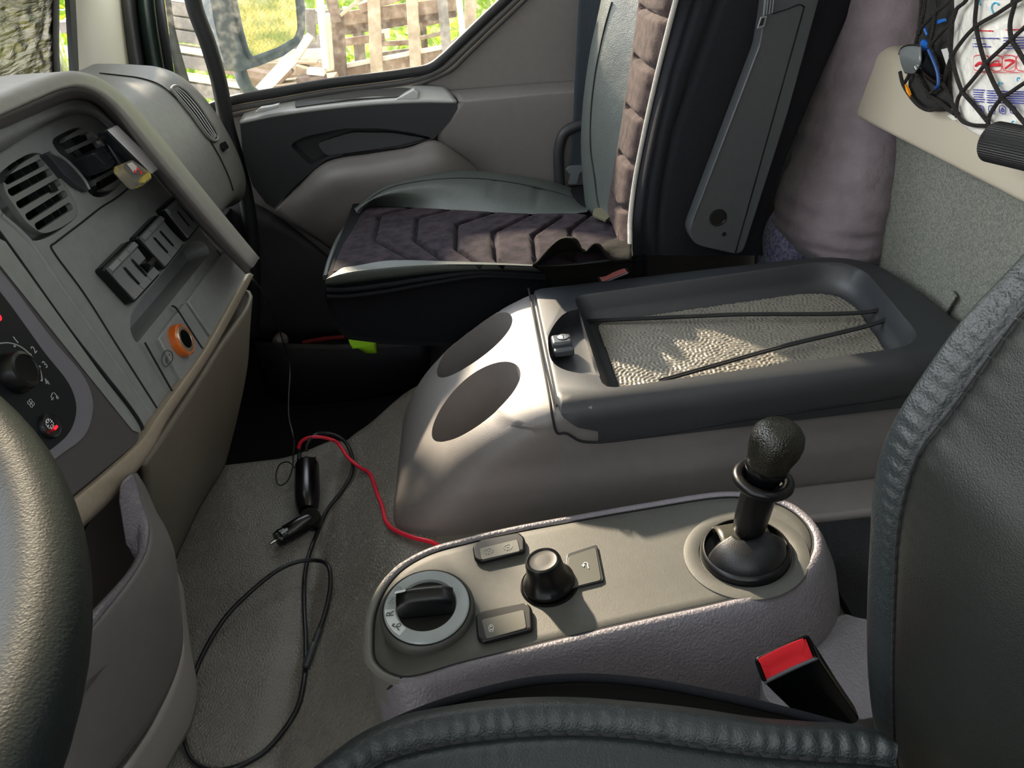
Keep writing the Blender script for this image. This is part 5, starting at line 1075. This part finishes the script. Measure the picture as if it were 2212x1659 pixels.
# things in and around the passenger door pocket
gb_ = blob('crumpled_paper', [(722, 596, 610), (728, 590, 620), (738, 586, 624), (748, 584, 622)], 1.69, .02, mat('crumpled_white', '#8c8489', .7, [('noise', 60, .01)]), 'small crumpled whitish bag in the passenger door pocket', 'bag', 1.6, 20)
tag(tube('red_strap', [PY(655, 740, 1.68), PY(700, 732, 1.68), PY(745, 728, 1.67)], .006, mat('dark_red_cord', '#7a1018', .6), None, res=8), 'dark red strap lying along the top of the passenger door pocket', 'strap')
vest = [[PY(752, 728, 1.40), PY(790, 732, 1.40), PY(815, 736, 1.40)], [PY(756, 742, 1.39), PY(785, 744, 1.39), PY(812, 742, 1.39)], [PY(762, 754, 1.385), PY(778, 750, 1.385), PY(808, 745, 1.385)]]
tag(patch('folded_vest', vest, mat('neon_green_fabric', '#a8e820', .8), None, 4, 4, thick=.02), 'corner of a neon green folded fabric below the passenger seat', 'vest')

# ================================================================== side wall behind the door
o = prism('wall_right', [V(.19, 1.83, .02), V(.68, 1.83, .02), V(.68, 1.83, 1.62), V(.45, 1.83, 1.62), V(.19, 1.83, .95)], (0, .04, 0), TAUPE); struct(o)

o = prism('wall_left', [V(-.80, -.62, -.04), V(.70, -.62, -.04), V(.70, -.62, 1.62), V(.30, -.62, 1.62), V(.25, -.62, .92), V(-.70, -.62, .80)], (0, -.04, 0), TAUPE); struct(o)
o = box('ceiling', (-.02, .6, 1.70), (1.46, 2.5, .05), PILL, bevel=.01); struct(o)

o = prism('trim_8', [V(-.62, 1.80, 1.215), V(.45, 1.80, 1.215), V(.45, 1.80, 1.68), V(-.62, 1.80, 1.68)], (0, .05, 0), TAUPE, bevel=.01); struct(o)  # unseen header above the door window, added to keep sun off the driver seat

o = box('trim_9', (-.715, 1.82, 1.36), (.20, .06, .68), PILL, bevel=.01); struct(o)  # unseen upper pillar, added to block sun leaking past the front corner

# ================================================================== net shelf on the rear wall
NX = .585
def NP(a, b, x=NX): return PX(a, b, x)
nodes = [[(2070, -60), (2058, -8), (2020, 28), (2004, 45), (1985, 70), (1973, 120), (1969, 142), (1962, 165), (1952, 182)],
         [(2019, -60), (2019, 0), (2020, 28), (2014, 70), (2009, 98), (2018, 120), (2028, 150), (2035, 176)],
         [(2115, -60), (2086, 2), (2066, 20), (2053, 48), (2032, 72), (2009, 98)],
         [(2066, 20), (2052, 70), (2051, 100), (2056, 120)],
         [(1993, -60), (1990, 10), (1985, 70)], [(2002, -60), (1996, 20), (1985, 70)],
         [(2056, 120), (2082, 84), (2108, 57), (2150, 32), (2190, 6), (2240, -20)],
         [(2112, -60), (2110, 0), (2106, 48), (2108, 57), (2116, 95), (2128, 136), (2140, 165), (2152, 190), (2164, 210), (2185, 232), (2205, 256), (2230, 285)],
         [(2198, -60), (2193, 3), (2182, 50), (2185, 84), (2200, 110), (2230, 160)],
         [(2079, 198), (2105, 168), (2130, 137), (2158, 110), (2186, 84), (2212, 60), (2250, 28)],
         [(2056, 120), (2062, 150), (2072, 182), (2079, 198), (2100, 222), (2125, 252), (2133, 262)],
         [(2240, 165), (2212, 180), (2185, 198), (2164, 212), (2148, 232), (2136, 255), (2134, 280)],
         [(2056, 120), (2046, 148), (2037, 176), (2012, 200), (2007, 206)],
         [(1969, 142), (1985, 170), (2000, 196), (2007, 206), (2030, 220), (2050, 238), (2062, 246)],
         [(2035, 176), (2048, 205), (2060, 230), (2068, 248), (2080, 262), (2100, 270), (2130, 272)],
         [(2079, 198), (2070, 212), (2066, 232), (2068, 248)],
         [(1944, 155), (1950, 180), (1968, 210), (1990, 232), (2012, 238), (2040, 228)]]
ROPE = mat('net_cord', '#17110f', .7, [('voro', 900, .0012)])
g = []
for l in nodes:
    g.append(tube('t', [NP(a, b) for a, b in l], .0024, ROPE, None, res=8, sm=6))
for a, b in ((2020, 28), (2056, 120), (2108, 57), (2190, 5), (2186, 84), (2130, 137), (2079, 198), (2164, 211), (1969, 142), (2009, 98), (1985, 70), (2007, 206), (2068, 248), (2134, 272)):
    p = NP(a, b); g.append(lathe('t', [(0, -.004), (.0028, -.003), (.0036, 0), (.0028, .003), (0, .004)], p, (0, .6, 1), ROPE, None, 10))
net = merge('cargo_net', g); tag(net, 'black knotted cord net holding the items on the rear wall', 'net')
# white packet with print behind the net
PKM = mat('white_foil_packet', '#e4e2da', .28, [('noise', 22, .012), ('noise', 70, .002)], spec=.6)
pxl = [(2070, -60), (2062, 0), (2056, 60), (2052, 130), (2049, 190), (2056, 235), (2080, 262)]
Lp = [NP(a, b, .612) for a, b in pxl]; C_ = [p + V(-.018, -.055, -.004) for p in Lp]; D_ = [p + V(-.018, -.16, -.006) for p in Lp]; E_ = [p + V(-.004, -.24, 0) for p in Lp]
C_[-1] += V(.01, 0, .0); D_[-1] += V(.01, 0, 0)
pk_ = patch('wipes_packet', [[p + V(.012, 0, 0) for p in Lp], Lp, C_, D_, E_], PKM, None, 6, 6, thick=.002); tag(pk_, 'glossy white wet wipes packet with red and blue print behind the cord net', 'packet')
PX_ = .5905
def pp(a, b): 
    # point on the bulged face of the packet
    t = min(1, max(0, (a - 2052) / 60)); return PX(a, b, .612 - .022 * t ** .5)
def line(name, y0, x0, x1, y1, M, r=.0007):
    P = [pp(x0 + (x1 - x0) * k / 6, y0 + (y1 - y0) * k / 6) for k in range(7)]
    return tube(name, P, r, M, pk_, res=5, sm=0)
PRR = mat('print_red', '#d8323c', .5); PRB = mat('print_blue', '#3a3f9c', .5); PRC = mat('print_cyan', '#3fa9d0', .4)
def words(y0, x0, x1, y1, M, r=.0007):
    out = []; x = x0
    while x < x1 - 2:
        w_ = random.uniform(4, 11); e = min(x1, x + w_); f = lambda q: y0 + (y1 - y0) * (q - x0) / (x1 - x0)
        out.append(tube('t', [pp(x, f(x)), pp((x + e) / 2, f((x + e) / 2)), pp(e, f(e))], r, M, pk_, res=4, sm=0)); x = e + 1.6
    return out
g = words(65, 2062, 2148, 67, PRR, .0008) + words(65, 2174, 2230, 62, PRR, .0008); merge('red_text_line', g)
g = []
for y, e in ((75, 2085), (82, 2158), (88, 2100), (94, 2130), (100, 2140), (105, 2085)): g += words(y, 2057, e, y + 1, PRB)
merge('blue_text_block', g); g = []
for y in (82, 88, 94, 100, 105): g += words(y, 2168, 2230, y - 2, PRB)
merge('blue_text_block', g)
for xa, xb, dy in ((2054, 2126, 0), (2132, 2230, 4)):
    g = []
    for y in (192, 197, 202, 207, 212, 217): g += words(y + dy, xa, xb, y + dy + 3, PRB)
    merge('blue_text_block', g)
g = []
for x0, x1 in ((2052, 2072), (2074, 2102), (2104, 2136), (2138, 2164), (2166, 2194), (2196, 2226)):
    q = [(x0, 124), (x0 + 4, 120), (x1 - 4, 121), (x1, 125), (x1 - 1, 149), (x1 - 5, 153), (x0 + 4, 152), (x0, 148)]
    g.append(tube('t', [pp(a, b) for a, b in q], .0005, PRR, pk_, closed=True, res=5, sm=3))
g.append(tube('t', [pp(a, b) for a, b in ((2083, 128), (2088, 132), (2092, 128), (2090, 146), (2084, 140), (2088, 136))], .0011, PRR, pk_, res=5, sm=3))
g.append(tube('t', [pp(a, b) for a, b in ((2108, 142), (2116, 136), (2122, 138))], .0018, PRR, pk_, res=6, sm=3))
g.append(tube('t', [pp(a, b) for a, b in ((2140, 141), (2150, 140), (2160, 140))], .0018, PRR, pk_, res=6, sm=0)); g.append(tube('t', [pp(a, b) for a, b in ((2144, 136), (2147, 132), (2157, 132), (2158, 137))], .0006, PRR, pk_, res=6, sm=0))
g.append(tube('t', [pp(a, b) for a, b in ((2172, 131), (2182, 130), (2190, 134), (2182, 140), (2172, 148))], .0013, PRR, pk_, res=5, sm=3))
merge('red_icon_row', g)
line('red_band', 157, 2051, 2225, 157, PRR, .0003)
g = []
for x0 in (2090, 2112, 2136, 2159, 2182):
    g.append(tube('t', [pp(a, b) for a, b in ((x0, 229), (x0 + 12, 231), (x0 + 13, 245), (x0 + 1, 243))], .0005, PRB, pk_, closed=True, res=5, sm=2))
    g.append(tube('t', [pp(a, b) for a, b in ((x0 + 4, 240), (x0 + 6, 233), (x0 + 10, 241), (x0 + 4, 240))], .0006, PRB, pk_, res=5, sm=2))
merge('blue_icon_row', g)
g = []
for cx_, cy_, r_ in ((2150, 18, 12), (2122, 4, 9), (2160, 183, 5), (2075, 168, 4), (2200, 172, 4), (2092, 252, 5), (2100, 262, 4), (2188, 265, 3), (2062, 170, 3)):
    g.append(tube('t', [pp(cx_ + math.cos(t) * r_ * .7, cy_ + math.sin(t) * r_) for t in [2.2 + .5 * k for k in range(8)]], .0008, PRC, pk_, res=5, sm=3))
merge('cyan_drop_marks', g)
prism('packet_corner', [NP(a, b, .60) for a, b in ((2045, 250), (2066, 242), (2072, 258), (2060, 260))], (.003, 0, 0), PKM, pk_)
# pouch, clear cup, sunglasses-like case
POU = mat('dark_pouch_fabric', '#1c1d1c', .85, [('noise', 300, .001)], .15, 150)
po = [[NP(a, b, .612) for a, b in ((2000, -60), (2052, -60), (2070, -60))], [NP(a, b, .600) for a, b in ((1990, 60), (2040, 45), (2062, 40))], [NP(a, b, .596) for a, b in ((1975, 120), (2020, 120), (2052, 120))],
      [NP(a, b, .592) for a, b in ((1962, 180), (2010, 185), (2050, 190))], [NP(a, b, .594) for a, b in ((1972, 215), (2010, 232), (2055, 226))], [NP(a, b, .604) for a, b in ((1985, 232), (2012, 240), (2060, 240))]]
po_ = patch('belt_pouch', po, POU, None, 5, 5, thick=.003); tag(po_, 'dark fabric pouch with blue edging behind the net beside the pillow', 'pouch')
BLU = mat('bright_blue_edging', '#1d5fb4', .4)
prism('blue_tab', [NP(a, b, .588) for a, b in ((2023, 44), (2038, 40), (2040, 46), (2024, 52))], (.003, 0, 0), BLU, po_)
tube('blue_edging', [NP(a, b, .588) for a, b in ((1997, 58), (1999, 66), (2003, 76))], .0016, BLU, po_, res=6)
prism('blue_lining', [NP(a, b, .588) for a, b in ((1988, 90), (1994, 85), (2004, 95), (2002, 108), (1986, 106))], (.003, 0, 0), BLU, po_)
prism('orange_tab', [NP(a, b, .583) for a, b in ((1954, 182), (1960, 192), (1967, 212), (1960, 209))], (.003, 0, 0), mat('orange_tab', '#f09a1a', .5), po_)
prism('white_care_tag', [NP(a, b, .586) for a, b in ((2033, 107), (2049, 103), (2052, 128), (2044, 140))], (.002, 0, 0), mat('tag_white', '#b9bab8', .6), po_)
cs = patch('glasses_case', [[NP(a, b, .586) for a, b in ((1990, 108), (2005, 106), (2010, 112))], [NP(a, b, .578) for a, b in ((1978, 130), (2000, 132), (2022, 150))], [NP(a, b, .578) for a, b in ((1988, 150), (2008, 165), (2028, 172))], [NP(a, b, .586) for a, b in ((2000, 170), (2015, 182), (2026, 190))]], GLOSSB, None, 5, 5, thick=.006)
tag(cs, 'glossy black and blue case tucked in the pouch behind the net', 'case')
tube('blue_rim', [NP(a, b, .575) for a, b in ((2006, 108), (2016, 130), (2026, 160), (2026, 185), (2020, 191))], .0022, mat('deep_blue_edging', '#12407c', .4), cs, res=8)
tube('chrome_pin', [NP(a, b, .576) for a, b in ((1977, 144), (1981, 152))], .0018, CHROME, cs, res=8)
cu_ = NP(1962, 110, .57)
cup = patch('clear_cup', [[NP(a, b, .578) for a, b in ((1942, 112), (1952, 100), (1966, 97), (1988, 99))], [NP(a, b, .574) for a, b in ((1943, 122), (1955, 120), (1970, 128), (1988, 132))], [NP(a, b, .578) for a, b in ((1947, 140), (1958, 142), (1970, 145), (1984, 148))], [NP(a, b, .584) for a, b in ((1954, 158), (1960, 160), (1966, 160), (1974, 160))]], mat('smoked_grey_plastic', '#6b7072', .2, None, spec=.6), None, 5, 5, thick=.002)
tag(cup, 'smoky grey plastic cup with bright rim between pillow and net', 'cup')
tube('cup_rim', [NP(a, b, .577) for a, b in ((1941, 118), (1946, 106), (1956, 99), (1970, 97), (1988, 99))], .0012, CHROME, cup, res=6)
# ribbed black handle at the right edge
hh = PX(2140, 305, .56); hd_ = V(.30, -1, .03).normalized()
hb = lathe('ribbed_handle', [(0, 0), (.019, 0), (.0215, .003), (.0215, .20), (0, .20)], hh, hd_, mat('ribbed_black', '#121314', .5), None, 384, shape=lambda a, h: 1 + .02 * math.cos(48 * a), angle=70)
tag(hb, 'black ribbed tubular handle in front of the beige ledge at the right edge', 'handle')
box('handle_bracket', hh + V(.025, -.10, -.012), (.05, .02, .02), BLACK, hb, bevel=.003)

# ================================================================== outside: ground, hedge, wooden rack, timber heap, mirror
GR = mat('dry_grass', '#5d6a2c', .95, [('noise', 30, .08)], .3, 3.5, col2='#a39a55')
vs = []; fs = []; n = 40
for i in range(n):
    for j in range(n):
        x = -14 + 30 * i / (n - 1); y = 2.2 + 24 * j / (n - 1)
        vs.append((x, y, -1.25 + .04 * math.sin(x * 2.1) * math.cos(y * 1.3) + max(0, x - 4.5) * .42 * min(1, max(0, (9 - y) / 3))))
for i in range(n - 1):
    for j in range(n - 1): fs.append((i * n + j, (i + 1) * n + j, (i + 1) * n + j + 1, i * n + j + 1))
gd = mk('grass_ground', vs, fs, GR, recalc=False); struct(gd)
BARK = mat('tree_bark', '#5d4638', .9, [('noise', 14, .05)], .3, 10)
tt = tube('tree_trunk', [V(7.6, 1.95, .0), V(7.5, 2.0, 1.4), V(7.4, 2.1, 3.2), V(7.5, 2.2, 5)], lambda t: .34 - .1 * t, BARK, None, res=16)
tag(tt, 'brown tree trunk on the grass bank, visible in the truck mirror', 'tree')
def foliage(name, c, R, num, M, label):
    vs = []; fs = []
    for k in range(num):
        a = rng.uniform(0, 2 * math.pi); ph_ = math.acos(rng.uniform(-1, 1)); r = rng.uniform(.75, 1.05)
        p = Vector(c) + Vector((R[0] * math.sin(ph_) * math.cos(a) * r, R[1] * math.sin(ph_) * math.sin(a) * r, R[2] * math.cos(ph_) * r))
        q = Euler((rng.uniform(0, 6.3), rng.uniform(0, 6.3), 0)).to_matrix(); s = rng.uniform(.04, .085); b = len(vs)
        for u, v in ((-1, 0), (0, -.45), (1.2, 0), (0, .45)): vs.append(p + q @ Vector((u * s, v * s, abs(u) * s * .15)))
        fs.append((b, b + 1, b + 2, b + 3))
    o = mk(name, vs, fs, M, recalc=False, smooth=False); tag(o, label, 'bush')
LF = bpy.data.materials.new('sunlit_leaf'); LF.use_nodes = True; b = LF.node_tree.nodes['Principled BSDF']; b.inputs['Base Color'].default_value = lin('#7a9a38'); b.inputs['Roughness'].default_value = .5
b.inputs['Transmission Weight'].default_value = 0
N = LF.node_tree.nodes; L = LF.node_tree.links; tl_ = N.new('ShaderNodeBsdfTranslucent'); tl_.inputs[0].default_value = lin('#b8d640'); ms = N.new('ShaderNodeMixShader'); ms.inputs[0].default_value = .38
L.new(b.outputs[0], ms.inputs[1]); L.new(tl_.outputs[0], ms.inputs[2]); L.new(ms.outputs[0], N['Material Output'].inputs[0])
foliage('leafy_bush', (-2.7, 7.2, .7), (.95, .8, 1.9), 4200, LF, 'bright green bush behind the left part of the wooden rack')
foliage('leafy_bush', (-.7, 7.3, .9), (.95, .8, 2.0), 4200, LF, 'bright green bush seen through the gaps of the wooden rack')
foliage('leafy_bush', (1.3, 7.2, .9), (.95, .8, 2.0), 3500, LF, 'bright green bush behind the right end of the wooden rack')
WB = mat('weathered_brown_wood', '#8d7460', .85, [('noise', 30, .01)], .25, 8, col2='#a8927c'); WD = mat('dark_weathered_wood', '#5e4c42', .85, [('noise', 30, .01)], .3, 8, col2='#7d6a5c')
WT = mat('pale_tan_wood', '#b8a48a', .8, [('noise', 30, .008)], .15, 8); WW = mat('fresh_white_wood', '#e6dcc8', .8, [('noise', 30, .006)], .1, 8); WG = mat('grey_weathered_wood', '#8c857e', .85, [('noise', 30, .01)], .2, 8)
def plank(x0, y0, x1, y1, wp_, Y, M, par=None, th=.03, name='board', tilt=0):
    a, b = PY(x0, y0, Y), PY(x1, y1, Y); b = b + V(0, tilt, 0); d = (b - a).normalized(); s = pxs(a) ; up = V(0, 1, 0).cross(d).normalized() * (wp_ * s / 2)
    return prism(name, [a - up, b - up, b + up, a + up], (0, th, 0), M, par, .004, 2)
RY = 4.5
rack = empty('timber_rack', (-.6, RY, -1.25), 'weathered brown wooden rack of nailed posts and boards outside the window', 'rack')
for q in [(715, 44, 985, 8, 27, RY - .05, WB), (740, 66, 985, 26, 20, RY, WD), (740, 92, 830, 80, 16, RY + .05, WB), (700, 152, 1010, 92, 9, RY - .06, WW), (690, 172, 1000, 112, 34, RY - .04, WB), (690, 200, 900, 172, 22, RY - .02, WT),
          (822, 52, 872, 44, 22, RY + .04, WD), (818, 96, 888, 92, 10, RY + .04, WB), (908, 52, 960, 40, 14, RY + .05, WB), (905, 84, 972, 68, 8, RY + .04, WT), (816, 122, 890, 112, 14, RY + .05, WG),
          (727, 20, 740, 230, 27, RY - .1, WD), (804, -60, 817, 230, 28, RY - .1, WT), (886, -60, 903, 230, 26, RY - .1, WT), (950, -60, 976, 230, 22, RY - .1, WG), (1018, -60, 1012, 230, 26, RY + .1, WT), (772, 60, 780, 160, 24, RY + .08, WG),
          (735, 34, 800, -20, 8, RY - .12, WT), (775, 20, 900, -20, 18, RY - .08, WB), (700, -60, 728, 50, 24, RY - .12, WD), (912, 40, 918, 110, 14, RY + .1, WD), (975, 90, 1012, 140, 30, RY + .1, WT)]:
    plank(*q, par=rack)
def hp_(q, label, th=.05, tilt=0):
    o = plank(*q, th=th, name='plank', tilt=tilt); tag(o, label, 'plank', 'loose timber heaped outside the window'); return o
hp_((986, -60, 1003, 110, 14, RY - .3, WW), 'white upright plank at the right end of the wooden rack')
hp_((684, -60, 704, 150, 15, RY - .35, WW), 'bright white upright plank just right of the mirror')
hp_((706, 30, 716, 150, 8, RY - .3, WW), 'narrow white upright lath against the dark rack post')
hp_((826, 74, 842, 74, 20, RY + .3, WW), 'short white board end seen through the rack gap')
hp_((628, 128, 545, 216, 26, 4.1, WW), 'broad white plank slanting below the mirror', .06)
hp_((585, 186, 620, 150, 24, 4.2, WB), 'orange brown broken timber end below the mirror', .1)
hp_((668, 78, 634, 132, 16, 4.3, WW), 'white slanting board beside the mirror frame', .05)
hp_((600, 134, 684, 137, 6, 4.25, WT), 'thin tan lath lying across the heap below the mirror', .06)
hp_((655, 146, 652, 168, 34, 4.2, WT), 'pale split log end in the timber heap', .12)
hp_((662, 156, 700, 160, 10, 4.1, WW), 'small white board end near the white upright', .1)
hp_((560, 200, 720, 178, 16, 4.15, WT), 'tan board low in the heap near the window sill', .2)
hp_((575, 208, 730, 200, 14, 4.0, WW), 'pale board lowest in the heap along the window sill', .2)
hp_((668, 20, 672, 90, 20, 4.7, WG), 'grey upright board behind the mirror frame')
hp_((640, 178, 700, 172, 16, 4.1, WD), 'dark short timber in the shade of the heap', .1)
hp_((560, 96, 700, 92, 26, 5.0, WG), 'grey board at the back of the heap, level with the lower mirror edge', .08)
hp_((540, 124, 700, 118, 22, 4.95, WW), 'long pale board at the back of the heap just below the mirror', .08)
hp_((530, 150, 700, 146, 24, 4.9, WT), 'tan board at the back of the heap behind the slanting white plank', .1)
hp_((520, 180, 740, 172, 28, 4.85, WB), 'brown board at the back of the heap near the window sill', .1)
hp_((655, 40, 720, 36, 26, 5.0, WG), 'grey board between the mirror and the white upright', .08)
zz_ = [(26, 26, WG), (55, 22, WG), (84, 24, WG), (112, 14, WW), (138, 26, WG), (172, 12, WW), (196, 26, WG), (0, 20, WW), (-30, 26, WG)]
ords = ['grey board high in the stack left of the mirror', 'grey board above the middle of the stack left of the mirror', 'streaked grey board at mid height of the stack left of the mirror', 'white edged board in the stack behind the black bar', 'broad grey board under the white one behind the black bar', 'pale board low in the stack behind the black bar', 'lowest grey board of the stack behind the black bar', 'white board near the top edge of the window left of the mirror', 'topmost grey board of the stack left of the mirror']
for (y, w_, M), lb in zip(zz_, ords): hp_((345, y - 12, 520, y + 14, w_, 4.7, M), lb, .08)
hp_((485, 150, 600, 172, 16, 4.4, WB), 'brown board showing between the black bar and the mirror arm', .1)
hp_((105, -30, 160, -22, 40, 4.6, WG), 'grey board seen through the gap beside the foil sunshade', .1)
hp_((100, 60, 165, 60, 22, 4.7, WG), 'grey board low in the gap beside the foil sunshade', .1)
hp_((100, 110, 168, 120, 20, 4.6, WW), 'white board low in the gap beside the foil sunshade', .1)
# exterior mirror
MHM = mat('mirror_housing', '#43535c', .5, [('noise', 300, .0006)], .15, 120)
MP = PY(600, 60, 2.2); MN = V(.80, -.60, 0).normalized()
def MM(a, b, h=0): return at(a, b, MP + MN * h, MN)
mir = empty('side_mirror', MM(520, 150), 'large blue grey truck side mirror outside the passenger window', 'mirror')
oo = [(446, -120), (455, 0), (466, 60), (480, 120), (490, 142), (520, 155), (560, 143), (612, 122), (645, 98), (660, 70), (660, 20), (652, -40), (640, -120)]
OO = roundpoly([MM(a, b, 0) for a, b in oo], .01, 3)
prism('housing', OO, MN * -.07, MHM, mir, .012, 4)
gl2 = roundpoly([MM(a, b, .004) for a, b in ((492, -120), (507, 0), (522, 70), (534, 112), (546, 128), (600, 108), (638, 86), (646, 62), (643, 20), (636, -40), (626, -120))], .008, 3)
fr_ = tube('frame', [p + MN * -.002 for p in gl2], .007, MHM, mir, closed=True, res=8, sm=0)
MG = mat('mirror_glass', '#e8e6dc', .02, None, metal=1)
prism('mirror_glass', gl2, MN * .001, MG, mir, smooth=False)
tube('bracket_arm', [MM(515, 140, -.03), MM(522, 165, -.03), MM(534, 190, -.05), MM(548, 203, -.08), MM(562, 212, -.12)], .017, MHM, mir, res=12)
